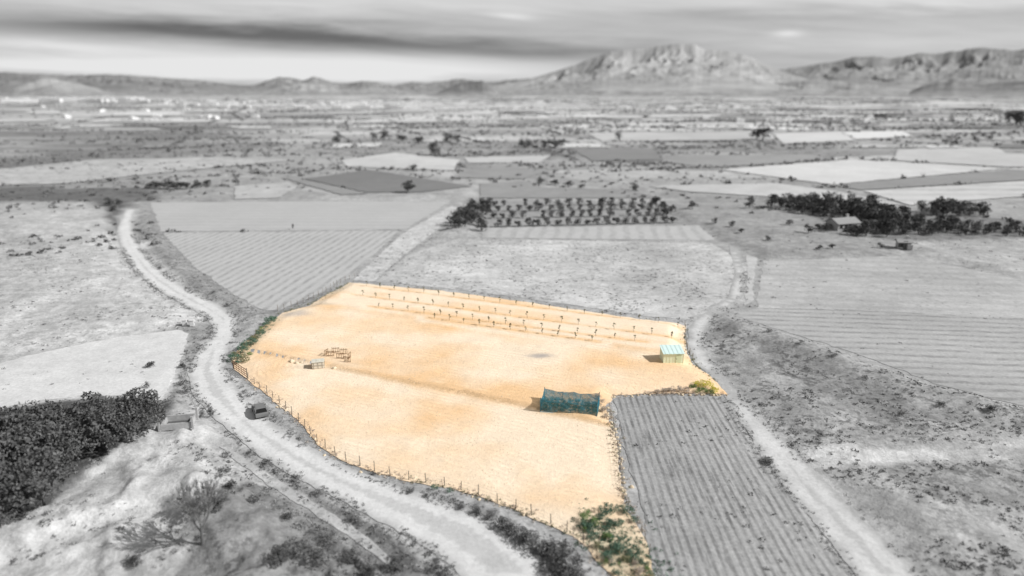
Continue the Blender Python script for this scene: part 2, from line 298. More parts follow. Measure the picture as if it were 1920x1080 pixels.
# ------------------------------------------------------------------ ground
def build_ground():
    rad=np.concatenate([[3,12,22,30],np.geomspace(36,16000,820)])
    azf=np.linspace(-62,62,560); azb=np.linspace(62,298,60)[1:-1]
    az=np.radians(np.concatenate([azf,azb]))
    A,R=np.meshgrid(az,rad); X=(R*np.sin(A)).ravel();Y=(R*np.cos(A)).ravel()
    tone,scrub,sd=fields(X,Y); Z=height(X,Y,sd)
    na=len(az);nr=len(rad)
    i=np.arange(nr-1)[:,None]*na;j=np.arange(na)[None,:];jn=(j+1)%na
    F=np.stack([i+j,i+jn,i+na+jn,i+na+j],-1).reshape(-1,4)[:, ::-1]
    V=np.stack([X,Y,Z],1)
    m,t=newmat("scrubland_ground"); pos=t.n('ShaderNodeTexCoord').outputs['Object']
    at_=t.n('ShaderNodeAttribute',attribute_name="tone"); sep=t.n('ShaderNodeSeparateColor',{'Color':at_.outputs['Color']})
    tone_s,far,scr=sep.outputs[0],sep.outputs[1],sep.outputs[2]
    n0=t.noise(pos,.012,4,.6);n1=t.noise(pos,.07,4,.6);n15=t.noise(pos,.18,4,.65);n2=t.noise(pos,.5,5,.65);n3=t.noise(pos,2.5,4,.7)
    f=lambda n,k:t.m('MULTIPLY_ADD',t.m('SUBTRACT',n,.5),k*3.2,1.0)
    near=t.m('MULTIPLY',t.m('MULTIPLY',f(n1,.25),f(n2,.34)),t.m('MULTIPLY',f(n3,.3),f(n15,.30)))
    def parcels(rot,sx,sy,wob,pw,lo,gain):
        mp=t.n('ShaderNodeMapping',{'Vector':pos});mp.inputs['Rotation'].default_value=(0,0,rot);mp.inputs['Scale'].default_value=(sx,sy,1)
        w=t.n('ShaderNodeVectorMath',operation='ADD');t.set(w.inputs[0],mp.outputs[0])
        nn=t.n('ShaderNodeTexNoise',{'Vector':pos,'Scale':.008,'Detail':2.0});sc=t.n('ShaderNodeVectorMath',operation='SCALE');t.set(sc.inputs[0],nn.outputs['Color']);sc.inputs['Scale'].default_value=wob;t.set(w.inputs[1],sc.outputs[0])
        vo=t.n('ShaderNodeTexVoronoi',{'Vector':w.outputs[0],'Scale':1.0},distance='CHEBYCHEV',voronoi_dimensions='2D')
        return t.m('MULTIPLY_ADD',t.m('POWER',t.n('ShaderNodeSeparateColor',{'Color':vo.outputs['Color']}).outputs[0],pw),gain,lo)
    par=t.m('MULTIPLY',parcels(.30,.006,.010,.6,2.0,.70,.72),parcels(.12,.016,.030,.5,1.2,.76,.44))
    farv=t.m('MULTIPLY',t.m('MULTIPLY',par,f(n0,.2)),f(n1,.24))
    spk=t.m('MULTIPLY',t.mr(t.noise(pos,.16,5,.7),.52,.60,0,.45),t.mr(n0,.42,.58,.1,1)); farv=t.m('MULTIPLY',farv,t.m('SUBTRACT',1.0,spk))
    mx=t.n('ShaderNodeMix',data_type='FLOAT');t.set(mx.inputs['Factor'],far);t.set(mx.inputs['A'],near);t.set(mx.inputs['B'],farv)
    sp=t.m('MULTIPLY',t.mr(t.noise(pos,.9,5,.7),.47,.60,0,.5),t.m('MULTIPLY',scr,t.mr(n15,.4,.6,.3,1.1)))
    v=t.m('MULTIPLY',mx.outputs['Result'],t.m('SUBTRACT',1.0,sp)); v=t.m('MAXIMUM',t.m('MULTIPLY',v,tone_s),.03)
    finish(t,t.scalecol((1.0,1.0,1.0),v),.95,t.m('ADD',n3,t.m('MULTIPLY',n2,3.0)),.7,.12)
    me=fmesh("ground",V,F,m,True)
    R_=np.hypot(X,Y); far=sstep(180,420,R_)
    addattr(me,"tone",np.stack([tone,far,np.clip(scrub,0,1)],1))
    reg(mkobj("ground",me),"grey dry scrubland plain stretching to the mountains","ground","structure")
build_ground()
def outline(poly,jit=.22):
    out=[];n=len(poly)
    for i in range(n):
        a=np.array(poly[i]);b=np.array(poly[(i+1)%n]);L=np.linalg.norm(b-a);r=np.linalg.norm((a+b)/2)
        k=max(1,int(L/max(.6,.007*r)));nrm=np.array([-(b-a)[1],(b-a)[0]])/max(L,1e-6)
        for j in range(k):
            p=a+(b-a)*j/k; w=(float(fbm(np.array([p[0]*.7]),np.array([p[1]*.7]),3,3)[0])-.5)*2.6
            out.append(tuple(p+nrm*w*jit*max(1,.006*r)))
    return out
def ccw(o_):
    A=sum(a[0]*b[1]-b[0]*a[1] for a,b in zip(o_,o_[1:]+o_[:1])); return o_[::-1] if A<0 else o_
def tess(poly,jit,dx,dy):
    o_=ccw(outline(poly,jit));pa=np.array(o_);x0,y0=pa.min(0);x1,y1=pa.max(0)
    gx,gy=np.meshgrid(np.arange(x0,x1,dx),np.arange(y0,y1,dy));gx=gx.ravel()+RNG.uniform(-.12,.12,gx.size);gy=gy.ravel()+RNG.uniform(-.12,.12,gy.size)
    k=pdist(gx,gy,o_,5)>.35; gx=gx[k];gy=gy[k]
    r=delaunay_2d_cdt([Vector(p) for p in o_]+[Vector((a,b)) for a,b in zip(gx,gy)],[],[list(range(len(o_)))],1,1e-5)
    return np.array([(v.x,v.y) for v in r[0]]),np.array([f for f in r[2] if len(f)==3]),o_
def sheet(name,poly,mat,z,label,jit=.35):
    o_=ccw(outline(poly,jit)) if jit else ccw(list(poly))
    me=bpy.data.meshes.new(name);me.from_pydata([(x,y,z) for x,y in o_],[],[list(range(len(o_)))]);me.update();me.materials.append(mat)
    return reg(mkobj(name,me),label,"road" if "track" in name or "road" in name else "field","structure")
def track(name,poly,mat,z,label,jit):
    Vr,Fr,orr=tess(poly,jit,.5,.5);me=fmesh(name,np.column_stack([Vr,np.full(len(Vr),z)]),Fr,mat,True)
    ed=pdist(Vr[:,0],Vr[:,1],orr,5);addattr(me,"edge",np.stack([ed,ed,ed],1));reg(mkobj(name,me),label,"road","structure")
for i,(nm,uv,kw,z,sb,lab) in enumerate(SHEETS):
    if kw.get('ruts'): track(nm,PP(uv),soil(nm+"_soil",**kw),z,lab,.25)
    else: sheet(nm,PP(uv),soil(nm+"_soil",**kw),z,lab,.2 if i==12 else .45)
FM={}
for nm,poly,b,z in FARP:
    if b not in FM: FM[b]=soil("far_parcel_soil",b,m1=.2,m2=.2,m3=.15,sc=.12,speck=.3)
    sheet(nm,PP(poly),FM[b],z,"far off pale bare field on the plain" if b>.4 else "far off dark crop field on the plain",0)
track("dirt_road",ROAD,soil("road_dirt",.57,m1=.08,m2=.10,m3=.16,ruts=True),.06,"wide pale dirt road curving round the sandy field",.2)
# ------------------------------------------------------------------ main sandy field
SAPROWS=[((688,543),(1270,617),20),((680,561),(1258,640),20),((710,583),(1190,647),16),((815,604),(1110,646),11)]
def build_main():
    V,F,o_=tess(MAIN,.3,.5,.55)
    X,Y=V[:,0],V[:,1]; Z=height(X,Y,np.full(X.shape,5.))+.07
    d1,s1=ldist(X,Y,L1);d2,s2=ldist(X,Y,L2)
    n=fbm(X/5,Y/5,4,21); n5=fbm(X/16,Y/14,3,33)
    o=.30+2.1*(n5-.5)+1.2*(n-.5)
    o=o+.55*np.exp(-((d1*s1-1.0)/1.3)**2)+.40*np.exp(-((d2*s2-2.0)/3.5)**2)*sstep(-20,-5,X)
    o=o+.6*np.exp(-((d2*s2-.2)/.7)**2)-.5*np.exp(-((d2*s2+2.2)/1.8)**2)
    for a,b,_ in SAPROWS:
        pa_,pb_=P(*a),P(*b); ex=(pb_[0]-pa_[0],pb_[1]-pa_[1]);q=(pa_[0]-ex[0]*.04,pa_[1]-ex[1]*.04);w=(pb_[0]+ex[0]*.04,pb_[1]+ex[1]*.04)
        d,s=ldist(X,Y,[q,w]); o=o+.9*np.exp(-(d/.5)**2)-.8*np.exp(-((d*s+1.5)/.9)**2)
    for u,v,rx,ry,k in[(840,800,18,5,.25),(1000,940,8,3,.35),(1130,690,15,3,.3),(700,880,10,2,.2),(620,560,3,4,.35),(900,860,14,4,.15)]:
        bx,by=P(u,v);o=o+k*np.exp(-(((X-bx)/rx)**2+((Y-by)/ry)**2))
    for u,v,rx,ry,k in[(700,640,16,6,.4),(560,720,8,3,.3),(1100,810,6,3,.3),(1150,660,9,3,.15),(1060,870,6,3,.3),(800,830,10,1.5,.3)]:
        bx,by=P(u,v);o=o-k*np.exp(-(((X-bx)/rx)**2+((Y-by)/ry)**2))
    o=np.clip(o,0,1)[:,None]
    c=np.array([[.865,.715,.545]])*(1-o)+np.array([[.81,.545,.31]])*o
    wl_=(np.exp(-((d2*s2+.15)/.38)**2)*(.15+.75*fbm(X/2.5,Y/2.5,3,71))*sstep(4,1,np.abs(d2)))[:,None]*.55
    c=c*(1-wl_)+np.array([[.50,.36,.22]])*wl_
    def patch(u,v,rx,ry,colr,k):
        nonlocal c
        bx,by=P(u,v);w=np.exp(-(((X-bx)/rx)**2+((Y-by)/ry)**2)**1.5)*(.5+fbm(X/1.2,Y/1.2,3,6));w=np.clip(w*k,0,1)[:,None];c=c*(1-w)+np.array([colr])*w
    patch(1012,673,2.2,.9,(.42,.38,.35),.8);patch(556,592,2.5,1.8,(.45,.42,.40),.7);patch(600,576,2.5,.8,(.5,.42,.32),.6)
    patch(1100,766,6,2.2,(.5,.42,.32),.35);patch(590,690,4,.8,(.55,.44,.32),.4);patch(610,547,3,2,(.55,.45,.3),.5);patch(1165,1040,3.2,4.5,(.50,.46,.34),.6)
    ph=np.where(d2*s2<0,d2*s2,d1*s1)
    cx,cy=P(1045,885);rr=np.hypot(X-cx,(Y-cy)*.85);lw=sstep(10.5,9.0,rr)*sstep(5.5,7,rr)*sstep(0,5,X-cx)
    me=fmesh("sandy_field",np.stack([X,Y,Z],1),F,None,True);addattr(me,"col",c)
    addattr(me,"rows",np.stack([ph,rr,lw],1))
    m,t=newmat("sandy_soil");pos=t.n('ShaderNodeTexCoord').outputs['Object']
    at_=t.n('ShaderNodeAttribute',attribute_name="col").outputs['Color']
    rs=t.n('ShaderNodeSeparateColor',{'Color':t.n('ShaderNodeAttribute',attribute_name="rows").outputs['Color']})
    n1=t.noise(pos,.16,4,.6);n2=t.noise(pos,.5,5,.6);n3=t.noise(pos,2.6,6,.75);n4=t.noise(pos,6,3,.7)
    s=t.m('SINE',t.m('MULTIPLY_ADD',rs.outputs[0],2*math.pi/.95,t.m('MULTIPLY',n1,6.0)))
    s=t.m('MULTIPLY',s,t.m('MULTIPLY',t.mr(n2,.4,.6,.1,1),t.mr(n1,.40,.58,.15,1)))
    wl=t.m('MULTIPLY',t.mr(t.m('SINE',t.m('MULTIPLY_ADD',rs.outputs[1],2*math.pi/1.25,t.m('MULTIPLY',n1,7.0))),.55,1,0,1),t.m('MULTIPLY',rs.outputs[2],t.mr(n2,.4,.6,.2,1)))
    val=t.m('MULTIPLY_ADD',t.m('SUBTRACT',n2,.5),.32,1.0)
    val=t.m('MULTIPLY',val,t.m('MULTIPLY_ADD',t.m('SUBTRACT',n3,.5),.55,1.0))
    val=t.m('MULTIPLY',val,t.m('MULTIPLY_ADD',s,.045,1.0))
    val=t.m('MULTIPLY',val,t.m('SUBTRACT',1.0,t.m('MULTIPLY',wl,.11)))
    spk=t.mr(n4,.58,.68,0,.32);val=t.m('MULTIPLY',val,t.m('SUBTRACT',1.0,t.m('MULTIPLY',spk,t.mr(n2,.4,.6,.1,1))))
    h=t.m('ADD',t.m('MULTIPLY',n3,1.5),t.m('MULTIPLY',s,.18));h=t.m('SUBTRACT',h,t.m('MULTIPLY',wl,.2))
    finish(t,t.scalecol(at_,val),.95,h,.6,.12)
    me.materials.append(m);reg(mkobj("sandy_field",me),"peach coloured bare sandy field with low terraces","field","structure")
build_main()
# ------------------------------------------------------------------ leaves
def leafquads(C,size,rng=RNG):
    n=len(C);size=np.broadcast_to(size,(n,))[:,None]
    a=rng.normal(size=(n,3));a/=np.linalg.norm(a,axis=1)[:,None]
    b=rng.normal(size=(n,3));b-=a*(a*b).sum(1)[:,None];b/=np.linalg.norm(b,axis=1)[:,None]
    a=a*size*rng.uniform(.6,1.2,(n,1));b=b*size*rng.uniform(.35,.7,(n,1))
    V=np.stack([C-a,C-b*.9+a*.1,C+a,C+b],1).reshape(-1,3)
    F=np.arange(4*n).reshape(n,4);return V,F
def crown(name,seed,mat,zlo=.25,zhi=1.0,rad=.42,lobes=9,n=900,leaf=.035,zflat=1.0):
    r=np.random.default_rng(seed);C=[]
    for i in range(lobes):
        t=r.uniform(0,1);ph=r.uniform(0,2*np.pi);rr=rad*np.sqrt(r.uniform(0,1))*.75
        h=zlo+(zhi-zlo)*(.18+.64*t);rr*=math.sqrt(max(.15,1-(t*1.5-.6)**2))
        c=np.array([rr*np.cos(ph),rr*np.sin(ph),h]);lr=rad*r.uniform(.32,.6)
        k=int(n/lobes*r.uniform(.6,1.4));d=r.normal(size=(k,3));d/=np.linalg.norm(d,axis=1)[:,None]
        C.append(c+d*lr*(r.uniform(.35,1.08,(k,1))**.6)*np.array([1,1,.85*zflat]))
    C=np.vstack(C);C[:,2]=np.maximum(C[:,2],.02)
    V,F=leafquads(C,leaf,rng=r);return fmesh(name,V,F,mat)
def trunk(name,seed,mat,r0=.035,h=.6):
    r=random.Random(seed);b=MB();p=Vector((0,0,-.02));rad=r0
    for i in range(4):
        q=p+Vector((r.uniform(-.03,.03),r.uniform(-.03,.03),h/4));b.tube(p,q,rad,rad*.8);
        if i>=1:
            for k in range(2):
                a=r.uniform(0,6.28);e=q+Vector((math.cos(a)*.22,math.sin(a)*.22,r.uniform(.1,.22)));b.tube(q,e,rad*.55,rad*.2,5)
        p=q;rad*=.8
    return b.mesh(name,mat)
def grovecrown(seed):
    # one big rounded crown broken into dense clumps on a dome
    r=np.random.default_rng(seed);C=[]
    for i in range(16):
        ph=i*2.399+r.uniform(-.3,.3);t=(i+.5)/16;h=.30+.62*t;rr=.36*math.sqrt(max(.02,1-((t-.25)/.78)**2))
        c=np.array([rr*np.cos(ph),rr*np.sin(ph),h]);lr=r.uniform(.12,.19);k=int(95*r.uniform(.8,1.2))
        d=r.normal(size=(k,3));d/=np.linalg.norm(d,axis=1)[:,None];C.append(c+d*lr*(r.uniform(.6,1.05,(k,1))))
    C=np.vstack(C);V,F=leafquads(C,.042,rng=r);return fmesh("tree_crown",V,F,F_GROVE)
TC=[grovecrown(i) for i in range(5)]; TT=[trunk("tree_trunk",i,BARKG) for i in range(3)]
def fartree(seed,mat=F_GRD):
    c=crown("tree",seed,mat,.08,1,.46,9,420,.065);v=[x.co[:] for x in c.vertices];f=[tuple(p.vertices) for p in c.polygons]
    b=MB();b.tube((0,0,0),(0,0,.5),.04,.03,5)
    for k in range(5):
        a_=k*1.26+seed;b.tube((0,0,.25+.05*k),(math.cos(a_)*.28,math.sin(a_)*.28,.5+.07*k),.02,.008,4)
    n=len(v);v+=b.v;k=len(f);f+=[tuple(n+i for i in q) for q in b.f]
    me=bpy.data.meshes.new("tree");me.from_pydata(v,[],f);me.update();me.materials.append(mat);me.materials.append(BARKG)
    for p in list(me.polygons)[k:]:p.material_index=1
    return me
FT=[fartree(40+i) for i in range(5)];FTM=[fartree(60+i,F_GROVE) for i in range(3)];FTF=[fartree(80+i,F_FAR) for i in range(3)]
def put_tree(u,v,h,w=1.0,label="dark leafy tree",group=None,far=True,mesh=None,name="tree"):
    x,y=P(u,v);z=gz(x,y)-.05
    if far:
        o=mkobj(name,mesh or random.choice(FT),loc=(x,y,z));o.scale=(h*w,h*w,h);o.rotation_euler=(0,0,random.uniform(0,6.28));reg(o,label,"tree",group=group)
    else:
        e=empty(name,(x,y,z),random.uniform(0,6.28));e.scale=(h*w,h*w,h);reg(e,label,"tree",group=group)
        mkobj("trunk",random.choice(TT),e);mkobj("crown",random.choice(TC),e)
BC={}
def bushmesh(mat,k):
    key=(mat.name,k)
    if key not in BC: BC[key]=crown("bush",100+k*7+len(BC),mat,.0,1.0,.62,9,520,.058,.9)
    return BC[key]
def put_bush(u,v,h,w=1.3,mat=F_GRD,label="dark rounded wild bush",group=None,name="bush"):
    x,y=P(u,v);o=mkobj(name,bushmesh(mat,random.randint(0,2)),loc=(x,y,gz(x,y)-.03));o.scale=(h*w,h*w,h);o.rotation_euler=(0,0,random.uniform(0,6.28));reg(o,label,"bush",group=group);return o
def scatter_poly(poly,mind,n,seed=0):
    r=random.Random(seed);p=np.array(poly);pts=[]
    for _ in range(n*60):
        x=r.uniform(p[:,0].min(),p[:,0].max());y=r.uniform(p[:,1].min(),p[:,1].max())
        if pdist(np.array([x]),np.array([y]),poly)[0]<=0:continue
        if all((x-a)**2+(y-b)**2>mind**2 for a,b in pts):pts.append((x,y))
        if len(pts)>=n:break
    return pts
def uvof(x,y):
    d=Vector((x,y,-CH));fw=Vector((0,math.cos(TH),-math.sin(TH)));up=Vector((0,math.sin(TH),math.cos(TH)));t=d.dot(fw);return 960+FPX*x/t,540-FPX*d.dot(up)/t
for x,y in scatter_poly(PP([(-160,870),(0,858),(130,840),(290,824),(300,845),(235,875),(160,900),(125,940),(70,980),(30,1025),(-160,1065)]),2.25,46,3):
    u,v=uvof(x,y);put_tree(u,v,random.uniform(4.0,6.2),random.uniform(.85,1.1),"dense dark tree in a grove beside the pale field","trees of the dark grove",far=False)
G="orchard trees in rows"
for a,b,n,h in [((935,426),(1262,418),19,2.7),((925,410),(1250,404),19,2.7),((915,397),(1240,392),18,2.7),((905,387),(1225,383),17,2.6)]:
    pa,pb=P(*a),P(*b)
    for i in range(n):
        t=i/(n-1);u,v=uvof(pa[0]+(pb[0]-pa[0])*t+random.uniform(-.3,.3),pa[1]+(pb[1]-pa[1])*t+random.uniform(-.3,.3))
        if random.random()<.97: put_tree(u,v,h*random.uniform(.85,1.1),1.2,"round dark orchard tree standing in a planted row",G,mesh=random.choice(FTM+FTF))
for x,y in scatter_poly(PP([(848,425),(880,384),(910,380),(918,395),(905,436),(870,440)]),2.8,18,4):
    u,v=uvof(x,y);put_tree(u,v,random.uniform(2.8,4.4),1.25,"dark tree in a hedge beside the farm track","hedge trees beside the track")
for pl,n,h in [([(1442,392),(1480,388),(1640,400),(1700,425),(1640,428),(1530,408)],40,5.2),([(1590,444),(1640,436),(1670,425),(1790,425),(1780,443),(1640,449)],28,4.2),([(1540,430),(1620,440),(1610,448),(1530,436)],7,2.6),([(1715,398),(1800,396),(1870,410),(1740,408)],14,4.5),([(1800,432),(1960,425),(1960,446),(1800,447)],24,2.8)]:
    for x,y in scatter_poly(PP(pl),3.1,n,n):
        u,v=uvof(x,y);put_tree(u,v,h*random.uniform(.75,1.15),random.uniform(1.0,1.3),"dark spreading tree near the farmhouse","trees around the farmhouse",mesh=random.choice(FT+FTM))
for u,v,h,w in [(765,362,5.2,1.3),(815,292,8,1.5),(1040,279,7,1.6),(1022,279,6,1.5),(990,278,6,1.5),(1052,277,6,1.4),(978,277,6,1),(1430,262,11,1.5),(1418,262,8,1.4),(1905,236,22,1.3),(1890,230,15,1.2),(785,270,7,1.3),(755,266,7,1.3),(840,268,7,1.6),(858,268,6,1.5),(720,262,7,1.5),(700,262,6,1.5),(1230,388,4.5,1),(1245,402,4,1.2),(1258,401,3,1.2),(1298,395,3,1.2),(1405,392,3.5,1.1),(1372,430,1.8,1.3),(1390,440,1.6,1.3),(1515,441,2.6,1.3),(1340,422,1.8,1.2),(632,268,6,1.5),(1560,470,1.4,1.6),(1535,472,1.3,1.6),(1130,385,3,1.1),(885,396,4.5,.8),(285,356,3,1.8),(300,356,3,1.8),(315,357,3.5,1.8),(332,357,3.5,1.8),(350,356,3.5,1.8),(372,354,3,1.8),(388,350,3,1.4),(1015,345,2.5,1.8),(1040,349,2.5,1.8),(1065,351,2.5,1.8),(1090,353,2,1.8),(550,430,2,.4),(1190,358,3,1.2),(775,320,2.6,2.2),(1160,262,6,1.3),(205,388,2.6,1.8),(212,398,2.0,1.6),(225,385,1.6,1.6),(1650,470,1.5,1.5),(1440,455,1.5,1.5),(1480,425,1.8,1.4)]:
    put_tree(u,v,h,w,"solitary dark tree standing among open fields","scattered field trees",mesh=random.choice(FT if v>300 else FTM+FTF))
# ------------------------------------------------------------------ grey bushes
for u,v,h,w in [(972,1010,1.4,1.2),(1000,1026,1.6,1.2),(1028,1042,1.7,1.2),(1052,1062,1.8,1.2),(1075,1085,1.8,1.2),(985,1016,1.2,1.2),(1050,1080,1.5,1.3),(1020,1036,1.4,1.3),(1060,1040,1.2,1.2),(944,990,1.1,1.3),(958,1000,1.1,1.3),(920,975,.9,1.3),(894,964,.8,1.3),(864,953,.7,1.4),(800,933,.5,1.4),(770,923,.5,1.4),(815,1070,1.0,1.4),(840,1082,1.0,1.4),(740,1070,1.4,1.2),(600,1075,1.6,1.2),(560,1065,1.8,1.2),(530,1080,1.5,1.3),(555,905,.8,1.4),(600,930,.7,1.4),(665,978,.8,1.6),(500,872,.7,1.6),(470,852,.7,1.4),(345,722,1.3,1.0),(348,738,1.3,1.0),(285,688,1.2,1.2),(275,728,1.0,.9),(1442,870,.7,2.0),(1432,868,.5,2.0),(375,1000,1.8,1.1),(350,985,1.4,1.1),(410,990,1.6,1.1),(435,930,1.2,1.2),(420,905,1,1.2),(250,1075,1.0,1.6),(660,1060,1.2,1.4),(690,1090,1.3,1.4),(380,786,1.4,.5),(396,784,1.7,.4),(340,690,1.0,1),(350,665,.8,1),(425,860,.8,1.3),(30,1010,1.4,1.2),(700,890,.4,1.6),(400,552,.7,1.5),(425,575,.7,1.4),(300,505,.8,1.4),(1690,790,.8,1.6),(1850,790,.9,1.6),(1440,640,.6,1.7),(1560,690,.7,1.6),(1500,665,.6,1.7),(1620,725,.6,1.7),(1760,775,.7,1.7),(620,1020,.9,1.5),(480,960,.9,1.5),(540,985,.8,1.5)]:
    put_bush(u,v,h,w,random.choice([F_GRD,F_GR,F_GROVE]),"dark grey wild bush on dry ground","wild bushes on dry ground")
# ------------------------------------------------------------------ coloured bushes
HB=[(514,602),(506,608),(498,614),(490,622),(483,630),(476,638),(470,646),(464,655),(456,664),(448,674),(458,680),(440,668),(436,678),(468,668),(478,650),(490,636),(446,684),(452,656)]
for u,v in HB:
    put_bush(u,v,random.uniform(.8,1.6),random.uniform(.8,1.1),random.choice([F_GN,F_GD,F_GD,F_OL]),"green leafy shrub along the field edge","green hedge shrubs by the gate")
for u,v,h,w,m in [(1310,729,1.1,1.2,F_YE),(1326,730,1.2,1.2,F_YE),(1298,731,.9,1.1,F_GN),(1341,736,1.0,1.2,F_YE),(1320,736,1.0,1.2,F_GN),(1334,739,.7,1.3,F_GN),(1308,736,.8,1.2,F_GN)]:
    put_bush(u,v,h,w,m,"yellow flowering broom shrub on the field corner","yellow broom shrubs")
for u,v,h,w in [(1232,738,.6,1.6),(1245,736,.7,1.6),(1260,735,.8,1.5),(1275,735,.8,1.5),(1288,736,.8,1.5),(1125,760,1.1,.9),(1130,772,1.0,1),(1134,785,.7,1),(1120,752,.8,1),(1218,739,.5,1.5)]:
    put_bush(u,v,h,w,F_DRY,"dry brownish grey brush on the field edge","dry brush along the field edge")
for i in range(46):
    t=random.random()**.8;s=random.uniform(-1,1)
    u=1112+t*72+s*(24+30*t);v=970+t*117+random.uniform(-12,12)
    put_bush(u,v,random.uniform(.3,.95),random.uniform(.9,1.3),random.choice([F_GN,F_GD,F_GD,F_GD,F_DRY,F_OL]),"green and bluish wild shrub at the fence corner","green shrubs at the fence corner")
for u,v in [(1135,965),(1150,962),(1165,958),(1178,965),(1125,975),(1188,980),(845,925),(815,920),(1100,992)]:
    put_bush(u,v,random.uniform(.6,1.1),1.15,F_GD,"green and bluish wild shrub at the fence corner","green shrubs at the fence corner")
# ------------------------------------------------------------------ scrub (uncountable ground cover)
def scrubstuff(name,r0,r1,N,size,leaves,leafk,mat,label,seed,azr=50):
    rg=np.random.default_rng(seed)
    R=np.exp(rg.uniform(np.log(r0),np.log(r1),N));A=np.radians(rg.uniform(-azr,azr,N));X=R*np.sin(A);Y=R*np.cos(A)
    tone,sc,sd=fields(X,Y);cl=fbm(X/6,Y/4,4,77) if r1<400 else fbm(X/90,Y/60,4,77)
    k=rg.uniform(0,1,N)<sc*sstep(.42,.62,cl)*2.2
    k&=pdist(X,Y,MAIN,5)<-.1
    X=X[k];Y=Y[k];sd=sd[k];Z=height(X,Y,sd);n=len(X)
    S=rg.uniform(size[0],size[1],n)*(rg.uniform(0,1,n)**.5*.8+.4)
    C=np.repeat(np.stack([X,Y,Z],1),leaves,0);SS=np.repeat(S,leaves)
    d=rg.normal(size=(len(C),3));d/=np.linalg.norm(d,axis=1)[:,None];d[:,2]=np.abs(d[:,2])*.9
    C=C+d*(SS*rg.uniform(.3,1,len(C)))[:,None]*np.array([1,1,.7])
    V,F=leafquads(C,SS*leafk,rng=rg);o=mkobj(name,fmesh(name,V,F,mat));reg(o,label,"vegetation","stuff")
scrubstuff("dry_scrub",45,230,22000,(.12,.42),13,.34,F_GR,"low grey scrub scattered over dry ground",1)
scrubstuff("dry_grass",45,230,20000,(.1,.35),11,.34,F_GRL,"pale dry grass tufts over dry ground",2)
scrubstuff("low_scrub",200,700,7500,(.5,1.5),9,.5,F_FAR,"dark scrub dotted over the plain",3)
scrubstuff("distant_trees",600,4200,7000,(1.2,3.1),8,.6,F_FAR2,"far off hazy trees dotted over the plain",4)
def hedges():
    rg=np.random.default_rng(9);C=[];S=[]
    for i in range(280):
        r=math.exp(rg.uniform(math.log(330),math.log(3000)));a=math.radians(rg.uniform(-42,42));x,y=r*math.sin(a),r*math.cos(a)
        th=rg.choice([.30,.30,.12,-.1,1.9])+rg.normal()*.06;L=rg.uniform(40,150)*(1+r/1400);n=int(L/2.6)
        t=rg.uniform(-.5,.5,n)*L;C.append(np.stack([x+np.cos(th)*t,y+np.sin(th)*t,np.zeros(n)],1));S.append(rg.uniform(.6,1.9,n)*(1+r/3000))
    C=np.vstack(C);S=np.concatenate(S);k=fields(C[:,0],C[:,1])[2]<-.5;C=C[k];S=S[k]
    leaves=7;C=np.repeat(C,leaves,0);S=np.repeat(S,leaves);d=rg.normal(size=(len(C),3));d/=np.linalg.norm(d,axis=1)[:,None];d[:,2]=abs(d[:,2])
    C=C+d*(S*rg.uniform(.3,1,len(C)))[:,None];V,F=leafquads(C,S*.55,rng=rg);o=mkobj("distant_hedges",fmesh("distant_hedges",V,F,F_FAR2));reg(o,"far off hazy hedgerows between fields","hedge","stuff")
hedges()
def weeds(line,n,wid,mat,name,label,seed,size=(.08,.28)):
    rg=np.random.default_rng(seed);l=np.array(PP(line));seg=np.linalg.norm(np.diff(l,axis=0),axis=1);cs=np.concatenate([[0],np.cumsum(seg)])
    t=rg.uniform(0,cs[-1],n);X=np.interp(t,cs,l[:,0])+rg.normal(size=n)*wid;Y=np.interp(t,cs,l[:,1])+rg.normal(size=n)*wid
    if name=="verge_scrub":
        k=(pdist(X,Y,ROAD,5)<.12)&(pdist(X,Y,TRKP,5)<.12)&(pdist(X,Y,MAIN,5)<-.1)&(fbm(X/3,Y/3,3,90)>.42);X=X[k];Y=Y[k];n=len(X)
    Z=height(X,Y)+.05;S=rg.uniform(size[0],size[1],n);C=np.repeat(np.stack([X,Y,Z],1),14,0);S=np.repeat(S,14)
    d=rg.normal(size=(len(C),3));d/=np.linalg.norm(d,axis=1)[:,None];d[:,2]=abs(d[:,2]);C=C+d*(S*rg.uniform(.3,1,len(C)))[:,None]
    V,F=leafquads(C,S*.3,rng=rg);o=mkobj(name,fmesh(name,V,F,mat));reg(o,label,"vegetation","stuff")
FL=[(465,712),(500,738),(540,770),(570,800),(600,835),(640,861),(700,884),(760,899),(850,915),(920,937),(985,962),(1040,987),(1085,1010),(1120,1050),(1150,1085)]
weeds(FL,420,.35,F_DRY,"dry_weeds","dry ochre weeds along the fence line",21)
weeds([(760,899),(850,915),(985,962),(1085,1010)],90,.3,F_OL,"green_weeds","small green weeds along the fence line",22)
weeds([(1140,760),(1148,800),(1158,850),(1168,930),(1185,965),(1205,1000)],260,.35,F_DRY,"dry_weeds","dry tangled weeds along the field border",23)
weeds([(1140,760),(1148,800),(1158,850),(1170,930),(1190,965),(1208,1000)],60,.35,F_OL,"green_weeds","dull green weeds along the field border",24)
weeds([(660,528),(830,545),(960,562),(1100,583),(1200,598),(1280,608)],220,.4,F_OL,"green_weeds","low olive weeds along the back edge of the field",25,(.06,.18))
weeds([(1284,615),(1284,640),(1290,665),(1310,692),(1345,720)],120,.35,F_OL,"green_weeds","low olive weeds beside the track",26)
weeds([(1150,744),(1200,740),(1290,739),(1362,741)],180,.3,F_DRY,"dry_weeds","dry weeds along the field edge",27)
weeds([(518,590),(560,578),(610,556),(655,531)],200,.5,F_OL,"green_weeds","olive weeds on the field margin",28)
weeds([(1105,980),(1150,1010),(1190,1050),(1215,1090)],520,1.4,F_GD,"green_weeds","bluish green undergrowth at the fence corner",29,(.10,.34))
